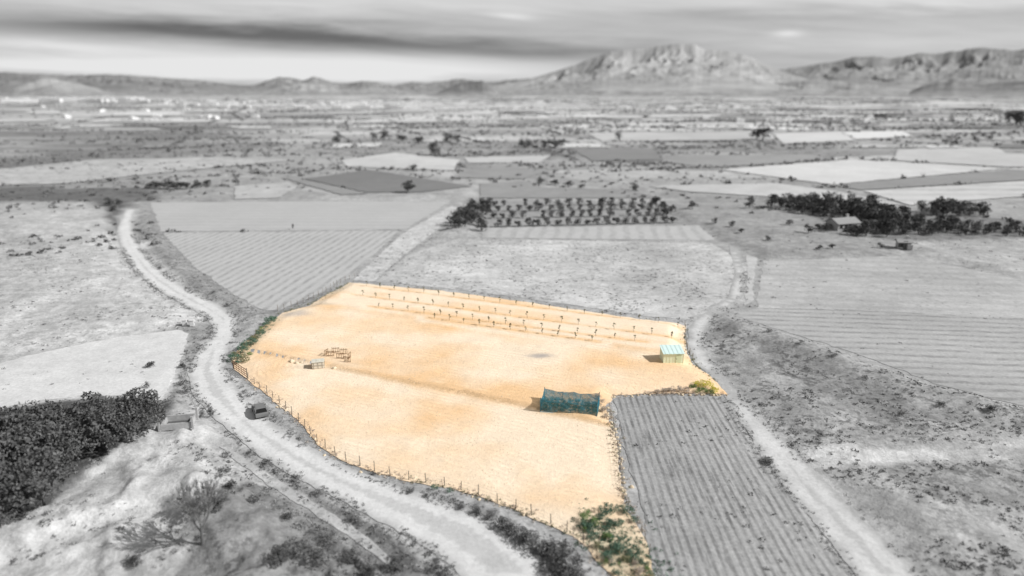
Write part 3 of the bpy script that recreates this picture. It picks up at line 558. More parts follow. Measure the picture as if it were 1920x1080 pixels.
weeds([(515,600),(490,625),(462,655),(442,680)],200,.6,F_GD,"green_weeds","green undergrowth beneath the hedge shrubs",30,(.12,.33))
RE=[(248,440),(268,473),(304,511),(354,544),(407,570),(444,595),(444,630),(428,655),(422,688),(434,710),(454,738),(482,773),(528,806),(588,841),(666,882),(746,912),(836,942),(908,970),(966,1006),(1010,1044),(1040,1083)]
LE=[(850,1065),(790,1022),(710,978),(640,940),(560,900),(490,858),(440,818),(392,776),(361,740),(353,700),(364,668),(391,640),(400,615),(387,595),(337,568),(286,538),(250,505),(228,466)]
weeds(RE,2200,.7,F_GR,"verge_scrub","grey scrub along the dirt road verge",31,(.1,.30));weeds(LE,2000,.7,F_GR,"verge_scrub","grey scrub along the dirt road verge",32,(.1,.30))
weeds(TRK[2:15],900,.7,F_GR,"verge_scrub","grey scrub along the farm track verge",33,(.08,.26));weeds(TRK[15:22],500,.5,F_GR,"verge_scrub","grey scrub along the farm track verge",34,(.08,.24))
def clods():
    rg=np.random.default_rng(5);p=np.array(MAIN);n=8000
    X=rg.uniform(p[:,0].min(),p[:,0].max(),n);Y=rg.uniform(p[:,1].min(),p[:,1].max(),n)
    k=(pdist(X,Y,MAIN,3)>.4)&(rg.uniform(0,1,n)<sstep(.35,.65,fbm(X/6,Y/6,3,15)));X=X[k];Y=Y[k];Z=height(X,Y,np.full(X.shape,5.))+.07
    n=len(X);s=rg.uniform(.03,.10,n)[:,None];o8=np.array([(1,0,0),(0,1,0),(-1,0,0),(0,-1,0),(0,0,1.)])
    c=np.stack([X,Y,Z],1);V=(c[:,None,:]+o8[None]*s[:,:,None]*rg.uniform(.6,1.4,(n,5,1))).reshape(-1,3)
    b=np.arange(n)[:,None]*5;F=np.concatenate([b+[0,1,4],b+[1,2,4],b+[2,3,4],b+[3,0,4]])
    o=mkobj("soil_clods",fmesh("soil_clods",V,F,plain("clod_soil",(.68,.53,.37))));reg(o,"small sandy clods strewn over the field","soil","stuff")
clods()
# ------------------------------------------------------------------ saplings
sm=crown("sapling_crown",5,F_OL,.35,1.1,.24,5,130,.065);sm2=crown("sapling_crown",6,F_OL,.3,1.1,.20,5,110,.065);st=MB();st.tube((0,0,-.05),(0.02,0,.5),.03,.025,5);st.tube((.02,0,.5),(0,.03,.95),.02,.01,5);stm=st.mesh("sapling_trunk",BARKB)
for a,b,n in SAPROWS:
    pa,pb=P(*a),P(*b)
    for i in range(n):
        t=i/(n-1);x=pa[0]+(pb[0]-pa[0])*t+random.uniform(-.12,.12);y=pa[1]+(pb[1]-pa[1])*t+random.uniform(-.06,.06)
        h=random.uniform(.9,1.25);e=empty("sapling",(x,y,gz(x,y)+.03),random.uniform(0,6));e.scale=(h,h,h);reg(e,"young olive sapling planted in bare sandy soil","young tree",group="saplings planted in rows")
        mkobj("trunk",stm,e);mkobj("crown",random.choice([sm,sm2]),e)
# ------------------------------------------------------------------ fences
WIRE=plain("galvanised_wire",(.35,.33,.3),.5,.1)
def fence(line,sp,h,label,wire=True,mat=WOODG,r=.05):
    l=np.array(PP(line));seg=np.linalg.norm(np.diff(l,axis=0),axis=1);cs=np.concatenate([[0],np.cumsum(seg)]);n=int(cs[-1]/sp)
    x0,y0=l[0];e=empty("wire_fence",(x0,y0,0));reg(e,label,"fence");b=MB();b.tube((0,0,-.2),(0,0,h),r,r*.85,7);pm=b.mesh("post",mat);tops=[]
    for i in range(n+1):
        t=min(cs[-1],i*sp+random.uniform(-.3,.3)*.6);x=np.interp(t,cs,l[:,0]);y=np.interp(t,cs,l[:,1]);z=gz(x,y)
        o=mkobj("post",pm,e,(x-x0,y-y0,z));o.rotation_euler=(random.uniform(-.07,.07),random.uniform(-.07,.07),0);o.scale=(1,1,random.uniform(.85,1.1));tops.append((x-x0,y-y0,z))
    if wire:
        w=MB()
        for a,c in zip(tops[:-1],tops[1:]):
            for hh in(.3,.6,.9):
                w.tube((a[0],a[1],a[2]+h*hh),(c[0],c[1],c[2]+h*hh),.007,.007,3)
        mkobj("wire",w.mesh("wire",WIRE),e)
fence(FL[:-1],2.1,1.2,"weathered wooden post and wire fence along the sandy field")
fence([(520,584),(560,571),(600,554),(640,530),(665,520)],1.6,1.1,"dark wooden stake fence on the field margin",True,WOODG,.04)
fence([(1142,768),(1150,800),(1160,850),(1169,920),(1182,958),(1200,990),(1222,1050)],1.5,1.0,"wooden stake fence along the stony field border",True,WOODG,.035)
fence([(1284,612),(1284,636),(1290,660),(1306,684)],2.2,1.1,"post and wire fence beside the grey track")
def rock(name,mat,s,seed):
    r=np.random.default_rng(seed)
    bm=bmesh.new();bmesh.ops.create_icosphere(bm,subdivisions=2,radius=1)
    for v in bm.verts: v.co*=1+r.uniform(-.18,.18)
    for v in bm.verts: v.co=Vector((v.co.x*s[0],v.co.y*s[1],max(v.co.z,-.3)*s[2]))
    me=bpy.data.meshes.new(name);bm.to_mesh(me);bm.free();me.materials.append(mat);return me
RK=[rock("stone",STONE,(.5,.38,.35),i) for i in range(4)]
def stoneline(line,n,wid,label,sc=(.35,.8)):
    l=np.array(PP(line));seg=np.linalg.norm(np.diff(l,axis=0),axis=1);cs=np.concatenate([[0],np.cumsum(seg)])
    for i in range(n):
        t=random.uniform(0,cs[-1]);x=float(np.interp(t,cs,l[:,0]))+random.gauss(0,wid);y=float(np.interp(t,cs,l[:,1]))+random.gauss(0,wid)
        o=mkobj("stone",random.choice(RK),loc=(x,y,gz(x,y)));s=random.uniform(*sc);o.scale=(s,s,s);o.rotation_euler=(0,0,random.uniform(0,6));reg(o,label,"stone",group="stones along the field border")
stoneline([(1140,765),(1150,800),(1160,850),(1168,925),(1178,955)],40,.25,"pale limestone lying along the field border",(.25,.6))
stoneline([(1145,746),(1200,741),(1290,740),(1362,742)],26,.2,"pale limestone lying along the field border",(.25,.5))
stoneline([(470,716),(540,774),(600,838),(700,887),(850,917),(985,964)],36,.3,"pale limestone lying along the field border",(.2,.5))
for u,v,s in [(547,680,1.0),(556,683,.8),(566,682,.6),(627,693,.7),(592,692,.6)]:
    x,y,z=at(u,v);o=mkobj("boulder",random.choice(RK),loc=(x,y,z+.05));o.scale=(s,s,s);o.rotation_euler=(0,0,random.uniform(0,6));reg(o,"pale limestone boulder resting on the sandy soil","boulder",group="boulders by the pallet pen")
# ------------------------------------------------------------------ shed
def shed():
    x,y,z=at(1262,686);e=empty("garden_shed",(x,y,z),0.04);reg(e,"small pale green shed with light teal roof","shed")
    W=plain("green_panel",(.76,.82,.62),.6,.08,2);Rf=plain("teal_roof",(.64,.80,.77),.4,.08,2);D=plain("door_panel",(.62,.70,.48),.6,.08,2);K=plain("dark_gap",(.08,.1,.07))
    w,d,h,hb=3.0,2.3,1.5,1.9
    b=MB();b.v=[(-w/2,0,-.3),(w/2,0,-.3),(w/2,d,-.3),(-w/2,d,-.3),(-w/2,0,h),(w/2,0,h),(w/2,d,hb),(-w/2,d,hb)];b.f=[(3,2,1,0),(4,5,6,7),(0,1,5,4),(1,2,6,5),(2,3,7,6),(3,0,4,7)]
    for i in range(7): b.box((-w/2+w*i/6,-.015,h/2-.02),(.05,.03,h-.05))
    mkobj("wall",b.mesh("wall",W),e)
    r=MB();n=10
    for i in range(n):
        xa=-w/2-.12+(w+.24)*i/n;xb=-w/2-.12+(w+.24)*(i+1)/n;k=len(r.v);up=.03 if i%2 else 0
        sl=(hb-h)/d
        f=lambda yy:h+.02+sl*yy+up
        r.v+=[(xa,-.18,f(-.18)),(xb,-.18,f(-.18)),(xb,d+.15,f(d+.15)),(xa,d+.15,f(d+.15)),(xa,-.18,f(-.18)+.05),(xb,-.18,f(-.18)+.05),(xb,d+.15,f(d+.15)+.05),(xa,d+.15,f(d+.15)+.05)]
        r.f+=[tuple(k+j for j in q) for q in((3,2,1,0),(4,5,6,7),(0,1,5,4),(1,2,6,5),(2,3,7,6),(3,0,4,7))]
    mkobj("roof",r.mesh("roof",Rf),e)
    dd=MB();dd.box((.75,-.045,.68),(.8,.03,1.3));do=mkobj("door",dd.mesh("door",D),e)
    hh=MB();hh.box((.45,-.075,.7),(.04,.03,.14));mkobj("handle",hh.mesh("handle",K),do)
shed()
# ------------------------------------------------------------------ shade net enclosure
def netpen():
    x0,y0=P(1013,774);x1,y1=P(1119,784);L=math.hypot(x1-x0,y1-y0);a=math.atan2(y1-y0,x1-x0)
    e=empty("net_enclosure",(x0,y0,gz(x0,y0)),a);reg(e,"blue green shade net enclosure on poles over plants","net enclosure")
    def netmat(lo,hi,k):
        m,t=newmat("shade_net");pos=t.n('ShaderNodeTexCoord').outputs['Object'];nz=t.noise(pos,1.6,5,.75)
        dif=t.n('ShaderNodeBsdfDiffuse',{'Color':t.scalecol((.05*k,.18*k,.23*k),t.m('MULTIPLY_ADD',nz,1.2,.4))});tr=t.n('ShaderNodeBsdfTransparent')
        mx=t.n('ShaderNodeMixShader',{'Fac':t.mr(nz,.36,.64,lo,hi)});t.set(mx.inputs[1],tr.outputs[0]);t.set(mx.inputs[2],dif.outputs[0]);t.n('ShaderNodeOutputMaterial',{'Surface':mx.outputs[0]});return m
    m=netmat(.48,.78,1.0);mt=netmat(.26,.52,1.1)
    D=3.2;H=1.9
    rn=random.Random(8);ph=[rn.uniform(0,6) for _ in range(4)]
    def sag(s,q):
        edge=.42*math.sin(math.pi*s)**.6; rip=.08*math.sin(s*13+ph[0])*math.sin(math.pi*s)+.05*math.sin(s*29+q*5+ph[1])*math.sin(math.pi*s)
        return H-edge*(1-.25*q)-.42*math.sin(math.pi*q)**.8+rip
    V=[];F=[];N=44;M=14
    for i in range(N+1):
        for j in range(M+1):
            s,q=i/N,j/M;V.append((L*s,D*q,sag(s,q)))
    for i in range(N):
        for j in range(M):k=i*(M+1)+j;F.append((k,k+M+1,k+M+2,k+1))
    o=mkobj("net",fmesh("net",V,F,mt),e);o["label"]="thin sagging net cover"
    for ax,ay,bx,by in [(0,0,L,0),(L,0,L,D),(L,D,0,D),(0,D,0,0)]:
        V=[];F=[];N=44
        for i in range(N+1):
            s=i/N;px=ax+(bx-ax)*s;py=ay+(by-ay)*s;tt=sag(px/L,py/D)
            for j in range(6):
                o_=.10*math.sin(s*21+j*.7+ax)*(j<5)*(j>0);V.append((px+(0 if ay==by else o_),py+(o_ if ay==by else 0),tt*j/5-.1*(j==0)))
        for i in range(N):
            for j in range(5):q=i*6+j;F.append((q,q+6,q+7,q+1))
        mkobj("net",fmesh("net",V,F,m),e)
    b=MB();b.tube((0,-.1,.08),(L,-.1,.08),.05,.05);mkobj("rail",b.mesh("rail",plain("pale_rail",(.50,.56,.54))),e)
    p=MB();p.tube((0,0,-.2),(0,0,H+.12),.045,.04,7);pm=p.mesh("pole",plain("blue_pole",(.06,.15,.18)))
    for q in((0,0),(L,0),(0,D),(L,D)): mkobj("pole",pm,e,(q[0],q[1],0))
    p=MB();p.tube((0,0,-.2),(0,0,1.45),.03,.03,7);pm=p.mesh("pole",plain("thin_pole",(.10,.16,.16)))
    for q in((L*.35,0),(L*.68,0),(L*.33,D),(L*.66,D)): mkobj("pole",pm,e,(q[0],q[1],0))
    c,s=math.cos(a),math.sin(a)
    for i in range(27):
        lx=L*(i%9+.5)/9+random.uniform(-.2,.2);ly=D*(.2,.5,.8)[i//9];wx=x0+lx*c-ly*s;wy=y0+lx*s+ly*c
        o=mkobj("vegetable_plant",bushmesh(F_GD,i%3),loc=(wx,wy,gz(wx,wy)));h=random.uniform(.65,.95);o.scale=(h*.9,h*.9,h);reg(o,"leafy green plant growing inside the shade net","plant",group="plants inside the net enclosure")
netpen()
# ------------------------------------------------------------------ pallet pen and tank
def pallet(u,v,rz,w=1.15,h=1.0):
    x,y,z=at(u,v);b=MB()
    for i in range(5): b.box((-w/2+.06+(w-.12)*i/4,0,h/2),(.07,.03,h*random.uniform(.85,1.1)))
    for k in(.2,.8): b.box((0,.045,h*k),(w,.05,.07))
    o=mkobj("wooden_pallet",b.mesh("wooden_pallet",WOOD),loc=(x,y,z));o.rotation_euler=(random.uniform(-.1,.1),0,rz);reg(o,"upright weathered wooden pallet forming a small pen","pallet",group="pallets forming a small pen")
for q in [(620,674,.1),(638,678,-.1),(652,684,-.35),(630,667,.15),(645,670,0),(656,677,1.4),(612,671,1.3)]: pallet(*q)
def crate():
    x,y,z=at(597,690);e=empty("water_tank",(x,y,z),.25);reg(e,"pale cream box tank with stones around its base","tank")
    b=MB();b.box((0,0,.5),(1.8,1.3,1.0));mkobj("body",b.mesh("body",plain("cream_plastic",(.66,.60,.50),.6,.2),.1),e)
    c=MB();c.box((0,0,1.06),(1.85,1.4,.1));c.box((0,0,1.14),(.5,.5,.08));mkobj("lid",c.mesh("lid",plain("tank_lid",(.62,.60,.52)),.02),e)
    c=MB()
    for sx in(-.92,.92):
        for k in(-.5,0,.5): c.box((sx,k,.5),(.04,.05,1.0))
    for k in(-.6,0,.6): c.box((k,-.67,.5),(.05,.04,1.0))
    c.box((0,-.7,.55),(1.75,.04,.05));mkobj("cage",c.mesh("cage",plain("cage_bar",(.3,.27,.22))),e)
crate()
def gate():
    x0,y0=P(438,692);x1,y1=P(464,710);L=math.hypot(x1-x0,y1-y0);e=empty("field_gate",(x0,y0,gz(x0,y0)),math.atan2(y1-y0,x1-x0));reg(e,"rusty brown barred gate between wooden posts at the road","gate")
    p=MB();p.tube((0,0,-.1),(0,0,1.6),.08,.07,8);pm=p.mesh("post",WOODG);mkobj("post",pm,e);mkobj("post",pm,e,(L,0,0))
    b=MB()
    for k in(.25,.6,.95,1.3): b.box((L/2,0,k),(L-.2,.05,.08))
    for i in range(6): b.box((.15+(L-.3)*i/5,.04,.78),(.06,.04,1.15))
    mkobj("leaf",b.mesh("leaf",plain("rusty_bars",(.2,.1,.06),.8,.3)),e)
gate()
# ------------------------------------------------------------------ farmhouse & cistern & pillars
def house(u,v,w,d,h,rz,label):
    x,y,z=at(u,v);e=empty("farmhouse",(x,y,z),rz);reg(e,label,"house")
    b=MB();b.box((0,0,h/2),(w,d,h));b.box((w*.35,-d*.6,h*.35),(w*.4,d*.5,h*.7));k=len(b.v)
    b.v+=[(-w/2,-d/2,h),(-w/2,d/2,h),(-w/2,0,h+d*.22),(w/2,-d/2,h),(w/2,d/2,h),(w/2,0,h+d*.22)];b.f+=[(k,k+2,k+1),(k+3,k+4,k+5)]
    mkobj("wall",b.mesh("wall",plain("whitewash",g3(.38),.8,.2,1)),e)
    r=MB();t=.15;o_=.4;hr=h+d*.22
    for s in(-1,1):
        k=len(r.v)
        for zz in(0.02,t):
            r.v+=[(-w/2-o_,s*(d/2+o_),h-o_*.44+zz),(w/2+o_,s*(d/2+o_),h-o_*.44+zz),(w/2+o_,0,hr+zz),(-w/2-o_,0,hr+zz)]
        r.f+=[tuple(k+j for j in q) for q in((3,2,1,0),(4,5,6,7),(0,1,5,4),(1,2,6,5),(2,3,7,6),(3,0,4,7))]
    ro=mkobj("roof",r.mesh("roof",plain("roof_tile",g3(.28),.8,.2,2)),e)
    c=MB();c.box((w*.25,d*.12,hr+.3),(.6,.6,1.0));c.box((w*.25,d*.12,hr+.85),(.75,.75,.1));mkobj("chimney",c.mesh("chimney",plain("chimney_plaster",g3(.4))),ro)
    K=plain("dark_glass",g3(.04),.2,.05)
    for xx in(-.35,-.12): c=MB();c.box((w*xx,-d/2-.02,h*.55),(1.0,.04,1.1));mkobj("window",c.mesh("window",K),e)
    c=MB();c.box((w*.05,-d/2-.02,1.0),(1,.05,2.0));mkobj("door",c.mesh("door",plain("door_wood",g3(.1))),e)
house(1578,432,7.5,5,2.2,.3,"pale low farmhouse half hidden among dark trees")
house(1692,470,3,2.2,1.7,-.2,"tiny pale farm outbuilding beside a track")
def cistern():
    x,y,z=at(340,826);e=empty("concrete_cistern",(x,y,z+.1),.2);reg(e,"low open concrete cistern with corner posts beside the road","cistern")
    b=MB();w,d=3.3,2.0
    b.box((0,-d/2,.28),(w,.22,.76));b.box((0,d/2,.35),(w,.22,.86));b.box((-w/2+.125,0,.3),(.22,d-.23,.76));b.box((w/2-.125,0,.26),(.22,d-.23,.68))
    mkobj("wall",b.mesh("wall",plain("old_concrete",g3(.38),.9,.35,2)),e)
    p=MB();p.box((0,0,.6),(.22,.22,1.5));p.box((0,0,1.38),(.28,.28,.06));pm=p.mesh("pillar",plain("pillar_concrete",g3(.36),.9,.2,2))
    for sx,sy in((-1,-1),(1,-1),(1,1)): mkobj("pillar",pm,e,(sx*(w/2+.15),sy*(d/2+.15),0))
    f=MB();f.box((0,0,.05),(w-.5,d-.3,.04));mkobj("basin_floor",f.mesh("basin_floor",plain("basin_mud",g3(.1))),e)
cistern()
for u,v,s in [(347,612,1.0),(361,613,1.0)]:
    x,y,z=at(u,v);b=MB();b.box((0,0,.5*s),(.7,.6,1.0*s),0,.93);b.box((0,0,1.03*s),(.85,.75,.1));o=mkobj("concrete_pillar",b.mesh("concrete_pillar",STONEG,.03),loc=(x,y,z));o.rotation_euler=(0,0,.2);reg(o,"white concrete gate pillar beside the dirt road","pillar",group="white gate pillars")
# ------------------------------------------------------------------ car
def car():
    x,y,z=at(488,776);e=empty("parked_car",(x,y,z+.03),math.radians(118));e.scale=(.9,.9,.9);reg(e,"dark parked hatchback car on the road verge","car")
    B=plain("grey_paint",g3(.17),.3,.05);Gm=plain("car_glass",g3(.015),.08,.02);T=plain("tyre_rubber",g3(.02),.8);Rm=plain("rim_metal",g3(.4),.3);Lm=plain("lamp_glass",g3(.6),.2)
    lower=[(-1.95,.32),(-1.98,.70),(-1.90,.93),(.85,.96),(1.70,.84),(1.96,.66),(1.98,.32)]
    V=[];F=[];n=len(lower);ss=(-1,-.93,.93,1)
    for s in ss:
        for px,pz in lower: V.append((px*(1 if abs(s)<1 else .97),s*.86,pz if abs(s)<1 else .34+(pz-.32)*.94))
    for r in range(3):
        for i in range(n):j=(i+1)%n;F.append((r*n+i,r*n+j,(r+1)*n+j,(r+1)*n+i))
    F+=[tuple(range(n))[::-1],tuple(3*n+i for i in range(n))]
    me=bpy.data.meshes.new("body");me.from_pydata(V,[],F);me.update();me.materials.append(B);mkobj("body",me,e)
    b=[(-1.85,.78,.94),(.85,.78,.955),(.30,.60,1.40),(-1.45,.60,1.40)];V=[(x_,-y_,z_) for x_,y_,z_ in b]+b
    me=bpy.data.meshes.new("window");me.from_pydata(V,[],[(0,1,2,3),(7,6,5,4),(1,5,6,2),(3,2,6,7),(0,3,7,4)]);me.update();me.materials.append(Gm);mkobj("window",me,e)
    r=MB();r.box((-.575,0,1.425),(1.85,1.26,.05),0,.94);mkobj("roof",r.mesh("roof",B,.02),e)
    for s in(-1,1):
        h=MB();h.box((1.955,s*.62,.68),(.06,.34,.14));mkobj("headlight",h.mesh("headlight",Lm),e)
        h=MB();h.box((.62,s*.93,1.0),(.12,.18,.13));mkobj("mirror",h.mesh("mirror",B,.02),e)
    t=MB();t.tube((0,-.1,0),(0,.1,0),.33,.33,20);tm=t.mesh("tyre",T);r=MB();r.tube((0,-.11,0),(0,.11,0),.19,.19,12);rm=r.mesh("rim",Rm)
    for px in(-1.25,1.25):
        for s in(-1,1):
            w=empty("wheel",(px,s*.80,.33));w.parent=e;mkobj("tyre",tm,w);mkobj("rim",rm,w)
car()
# ------------------------------------------------------------------ bare tree
def bare():
    x,y,z=at(384,1045);e=empty("bare_tree",(x,y,z));reg(e,"leafless grey branching tree above dark brush","tree");r=random.Random(3);tr=MB();br=MB()
    tr.tube((0,0,-.1),(0.05,0,1.2),.16,.12,8)
    def grow(p,d,l,rad,k):
        q=p+d*l;br.tube(p,q,rad,rad*.7,5)
        if k==0:return
        for i in range(3 if k>1 else 4):
            nd=(d+Vector((r.gauss(0,.36),r.gauss(0,.36),r.uniform(0,.35)))).normalized();grow(q,nd,l*r.uniform(.7,.95),rad*.70,k-1)
    for i in range(6):
        a=i*1.05;grow(Vector((.05,0,1.15)),Vector((math.cos(a)*.4,math.sin(a)*.4,.92)).normalized(),1.3,.09,4)
    mkobj("trunk",tr.mesh("trunk",BARKG),e);mkobj("branches",br.mesh("branches",BARKP),e)
bare()
# ------------------------------------------------------------------ far town
def town():
    rg=np.random.default_rng(4);b=MB();W=plain("town_wall",g3(.68),.8,.12,.02)
    def clus(u0,u1,v0,v1,n,smin,smax,hm=5):
        for i in range(n):
            x,y=P(rg.uniform(u0,u1),rg.uniform(v0,v1));w=rg.uniform(smin,smax);d=rg.uniform(8,12);h=rg.uniform(2.5,hm);rz=rg.uniform(-.2,.2)
            b.box((x,y,h/2),(w,d,h),rz);b.box((x+rg.uniform(-2,2),y,h+.6),(w*.5,d*.6,1.2),rz)
    clus(-20,250,186,192,190,40,110,11);clus(560,1110,192,204,190,14,44,6);clus(300,560,190,198,40,10,26,5);clus(1150,1500,195,205,30,10,24,5);clus(60,500,200,225,14,6,12,4);clus(1300,1900,205,235,18,6,12,4)
    reg(mkobj("distant_town",b.mesh("distant_town",W)),"far off town of small white flat roofed buildings","town","stuff")
town()
# ------------------------------------------------------------------ mountains
def rockmat(name,base,dark,sc):
    m,t=newmat(name);pos=t.n('ShaderNodeTexCoord').outputs['Object'];n1=t.noise(pos,.0022*sc,6,.6);n2=t.noise(pos,.012*sc,6,.7)
    k=t.m('ADD',t.mr(n1,.38,.62,0,.65),t.mr(n2,.36,.66,0,.35));v=t.m('MULTIPLY_ADD',k,base-dark,dark)
    z=t.n('ShaderNodeSeparateXYZ',{'Vector':pos}).outputs['Z'] # slopes pass into the plain at the foot
    foot=t.mr(t.m('ADD',z,t.m('MULTIPLY',t.m('SUBTRACT',n2,.5),60.0)),0,40,1,0)
    mx=t.n('ShaderNodeMix',data_type='FLOAT');t.set(mx.inputs['Factor'],foot);t.set(mx.inputs['A'],v);t.set(mx.inputs['B'],t.mr(n2,.38,.62,.16,.42))
    finish(t,t.scalecol((1.,1.,1.),mx.outputs['Result']),1.0,n2,.3,9);return m
def mountain(name,prof,R,depth,mat,label,rg=.35,seed=0,n=420,ns=70,fq=1.0,jag=.08):
    az=[];sl=[]
    for u,v in prof:
        d=ray(u,v);az.append(math.atan2(d[0],d[1]));sl.append(d[2]/math.hypot(d[0],d[1]))
    A=np.linspace(az[0],az[-1],n);S=np.interp(A,az,sl)
    kk=np.hanning(9);kk/=kk.sum();S=np.convolve(np.pad(S,4,mode='edge'),kk,'valid');top=np.maximum(CH+R*S,2)
    top=top*(1+jag*2*(fbm(A*110,A*0+seed,4,seed)-.5))
    fall=sstep(0,.03,A-az[0])*sstep(0,.03,az[-1]-A);top=top*fall
    s=np.linspace(-1,.6,ns);AA,SS=np.meshgrid(A,s);TT=np.broadcast_to(top,AA.shape)
    X0=AA*R/260.*fq;Y0=SS*depth/260.*fq
    wx=fbm(X0*.5,Y0*.5,3,seed+3)*2.2
    rn=1-np.abs(2*fbm(X0*1.0+wx,Y0*.4+wx,5,seed+1)-1)*1.8; rn=np.clip(rn,0,1)
    shp=np.clip(1-np.abs(SS)**.72,0,1)**1.2
    edge=sstep(0,.10,np.abs(SS))
    Z=TT*shp*(1-rg*edge*(1-rn)*1.4*(.4+shp))-3*(np.abs(SS)>.97)
    RR=R+SS*depth;X=RR*np.sin(AA);Y=RR*np.cos(AA)
    i=np.arange(ns-1)[:,None]*n;j=np.arange(n-1)[None,:];F=np.stack([i+j,i+j+1,i+n+j+1,i+n+j],-1).reshape(-1,4)
    reg(mkobj(name,fmesh(name,np.stack([X.ravel(),Y.ravel(),Z.ravel()],1),F,mat,True)),label,"mountain","structure")
mountain("mountain",[(880,168),(940,158),(985,150),(1040,133),(1080,120),(1115,106),(1145,96),(1180,93),(1215,90),(1245,84),(1275,81),(1305,83),(1320,92),(1345,94),(1365,95),(1395,102),(1420,112),(1440,122),(1470,135),(1520,150),(1580,165)],6000,2300,rockmat("pale_rock",.42,.28,1),"tall pale rocky mountain with eroded ravines",.17,3,760,150,1.3,.02)
mountain("mountain_range",[(1380,150),(1440,132),(1500,125),(1560,115),(1600,106),(1640,104),(1680,108),(1720,98),(1760,99),(1800,93),(1840,88),(1870,91),(1900,93),(1950,90),(2100,100),(2250,120)],7800,3000,rockmat("range_rock",.32,.22,.8),"grey layered mountain range",.17,8,640,110,1.2,.03)
mountain("foothill",[(1500,160),(1560,150),(1640,138),(1700,132),(1780,136),(1860,128),(1950,130),(2100,140),(2200,160)],6400,1700,rockmat("mid_range_rock",.34,.22,1),"pale lower ridge before the range",.22,77,520,80,1.2,.05)
mountain("foothill",[(1680,172),(1740,158),(1790,150),(1850,156),(1930,150),(2050,158),(2200,172)],4700,1300,rockmat("hill_scrub",.24,.16,1.5),"dark scrub covered foothill",.3,12)
mountain("foothill",[(1330,176),(1420,160),(1500,150),(1580,152),(1680,163),(1760,176)],5000,1300,rockmat("hill_scrub_pale",.38,.24,1.5),"pale eroded foothill below the range",.3,15)
mountain("foothill",[(960,174),(1040,158),(1120,150),(1200,154),(1300,150),(1380,158),(1460,174)],4700,1100,rockmat("low_pale_hill",.36,.22,1.5),"pale scrubby lower slopes of the mountain",.4,52,500,60,1.3)
mountain("mountain_range",[(-350,136),(-200,132),(0,134),(60,136),(130,140),(200,138),(250,141),(310,145),(370,149),(430,157),(500,161),(560,166),(620,170)],7200,2200,rockmat("ridge_rock",.25,.16,1),"long flat topped dark ridge",.3,21,500,90,1.2,.04)
mountain("foothill",[(-20,172),(40,160),(75,149),(95,145),(125,152),(170,162),(230,173)],4800,1000,rockmat("cone_rock",.38,.28,1.5),"pale cone shaped foothill",.3,25)
mountain("mountain_range",[(430,166),(480,158),(505,149),(525,144),(550,146),(568,150),(588,143),(605,148),(625,154),(650,156),(680,152),(705,153),(740,159),(775,152),(800,156),(840,150),(870,147),(905,155),(950,150),(1000,146),(1080,158)],6500,1900,rockmat("low_range",.29,.19,1.2),"jagged grey hills along the horizon",.36,31,760,110,1.5,.06)
mountain("foothill",[(480,174),(530,162),(570,155),(600,158),(640,167),(700,163),(740,168),(790,174)],4900,900,rockmat("pale_low_hill",.40,.26,1.5),"pale eroded foothill before the hills",.4,44,400,60,1.3)
mountain("foothill",[(800,176),(835,166),(860,157),(885,151),(905,152),(925,162),(950,176)],4300,900,rockmat("dark_hill",.20,.13,2),"dark pointed foothill",.3,37)
mountain("foothill",[(150,172),(260,163),(350,160),(440,165),(560,168),(690,163),(800,172)],5200,1000,rockmat("low_scrub_hill",.28,.18,1.5),"low dark scrubby foothills",.4,41,500,60,1.3)
# ------------------------------------------------------------------ world
SUN_EL=38;SD=Vector((1,-.22,0)).normalized()
SUN_AZ=math.atan2(SD.x,SD.y)
w=bpy.data.worlds.new("World");scene.world=w;w.use_nodes=True;t=NT(w.node_tree)
gen=t.n('ShaderNodeTexCoord').outputs['Generated']
sky=t.n('ShaderNodeTexSky',sky_type='NISHITA');sky.sun_disc=False;sky.sun_elevation=math.radians(SUN_EL);sky.sun_rotation=SUN_AZ
bw=t.n('ShaderNodeRGBToBW',{'Color':sky.outputs[0]}).outputs[0];nis=t.m('MULTIPLY',bw,1.0)
sx=t.n('ShaderNodeSeparateXYZ',{'Vector':gen});yy=t.m('MAXIMUM',sx.outputs['Y'],.08);a=t.m('DIVIDE',sx.outputs['X'],yy);e=t.m('DIVIDE',sx.outputs['Z'],yy)
pl=t.n('ShaderNodeCombineXYZ',{'X':t.m('MULTIPLY',a,2.4),'Y':t.m('MULTIPLY_ADD',a,1.2,t.m('MULTIPLY',e,30.0)),'Z':0.0}).outputs[0]
nA=t.noise(pl,1.0,6,.6,.5);nB=t.noise(pl,3.0,6,.65,.3)
wa=t.m('MULTIPLY_ADD',t.m('SUBTRACT',nB,.5),.16,a);we=t.m('MULTIPLY_ADD',t.m('SUBTRACT',nA,.5),.035,e)
val=t.m('MULTIPLY_ADD',t.m('SUBTRACT',nA,.5),.32,.53);val=t.m('MULTIPLY_ADD',t.m('SUBTRACT',nB,.5),.18,val)
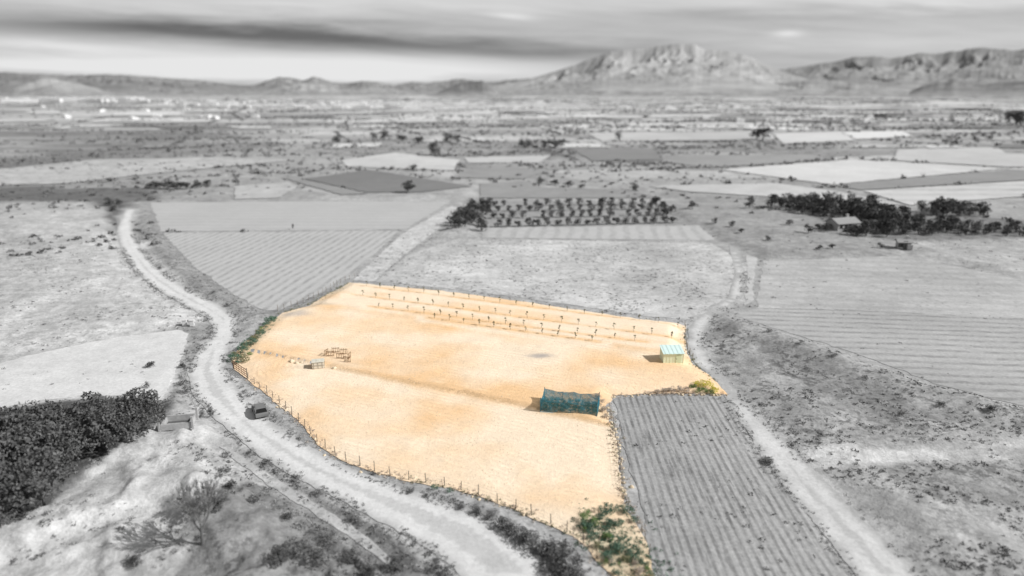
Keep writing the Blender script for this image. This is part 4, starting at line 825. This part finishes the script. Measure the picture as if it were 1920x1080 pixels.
def blob(u,v,ru,rv,rot,dl,nz=True):
    global val
    d=ray(u,v);ca,ce=d[0]/d[1],d[2]/d[1];c,s=math.cos(rot),math.sin(rot)
    A=t.m('SUBTRACT',wa if nz else a,ca);E=t.m('SUBTRACT',we if nz else e,ce)
    p=t.m('DIVIDE',t.m('ADD',t.m('MULTIPLY',A,c),t.m('MULTIPLY',E,s)),ru/FPX);q=t.m('DIVIDE',t.m('SUBTRACT',t.m('MULTIPLY',E,c),t.m('MULTIPLY',A,s)),rv/FPX)
    r=t.m('ADD',t.m('MULTIPLY',p,p),t.m('MULTIPLY',q,q));g=t.m('EXPONENT',t.m('MULTIPLY',r,-1.0));val=t.m('MULTIPLY_ADD',g,dl,val)
blob(200,48,420,18,-.03,-.20);blob(840,84,400,20,-.06,-.25);blob(450,72,330,15,-.05,-.18);blob(1050,98,180,10,.0,-.08)
blob(300,122,620,20,.0,.36);blob(120,82,220,10,-.05,.2);blob(700,138,300,14,0,.22);blob(1700,0,400,16,0,.16);blob(700,5,600,18,0,.12);blob(1500,30,600,12,.02,-.07);blob(1750,75,300,14,.02,.06)
blob(1478,63,28,6,0,.25,False);blob(960,31,40,5,-.08,.2,False)
cf=t.mr(e,.35,1.0,1.0,.25)
cl=t.m('MULTIPLY',t.m('MINIMUM',t.m('MAXIMUM',val,.15),.80),10.0)
mx=t.n('ShaderNodeMix',data_type='FLOAT');t.set(mx.inputs['Factor'],cf);t.set(mx.inputs['A'],nis);t.set(mx.inputs['B'],cl)
cc=t.n('ShaderNodeCombineColor');[t.set(cc.inputs[i],mx.outputs['Result']) for i in range(3)]
bg=t.n('ShaderNodeBackground',{'Color':cc.outputs[0],'Strength':.1});t.n('ShaderNodeOutputWorld',{'Surface':bg.outputs[0]})
sl=bpy.data.lights.new("sun","SUN");sl.energy=4.6;sl.angle=math.radians(.5);sl.color=(1,.995,.985);so=bpy.data.objects.new("sun",sl);COL.objects.link(so)
dv=Vector((SD.x*math.cos(math.radians(SUN_EL)),SD.y*math.cos(math.radians(SUN_EL)),math.sin(math.radians(SUN_EL))))
so.rotation_euler=dv.to_track_quat('Z','Y').to_euler();so.location=(0,0,100)
# ------------------------------------------------------------------ camera
cd=bpy.data.cameras.new("camera");cd.lens=24;cd.sensor_width=36;cd.clip_end=40000;cd.clip_start=.5
cd.dof.use_dof=True;cd.dof.focus_distance=92;cd.dof.aperture_fstop=.045
co=bpy.data.objects.new("camera",cd);COL.objects.link(co);co.location=(0,0,CH);co.rotation_euler=(math.pi/2-TH,0,0);scene.camera=co
scene.view_settings.view_transform='Standard';scene.view_settings.look='None';scene.view_settings.exposure=0
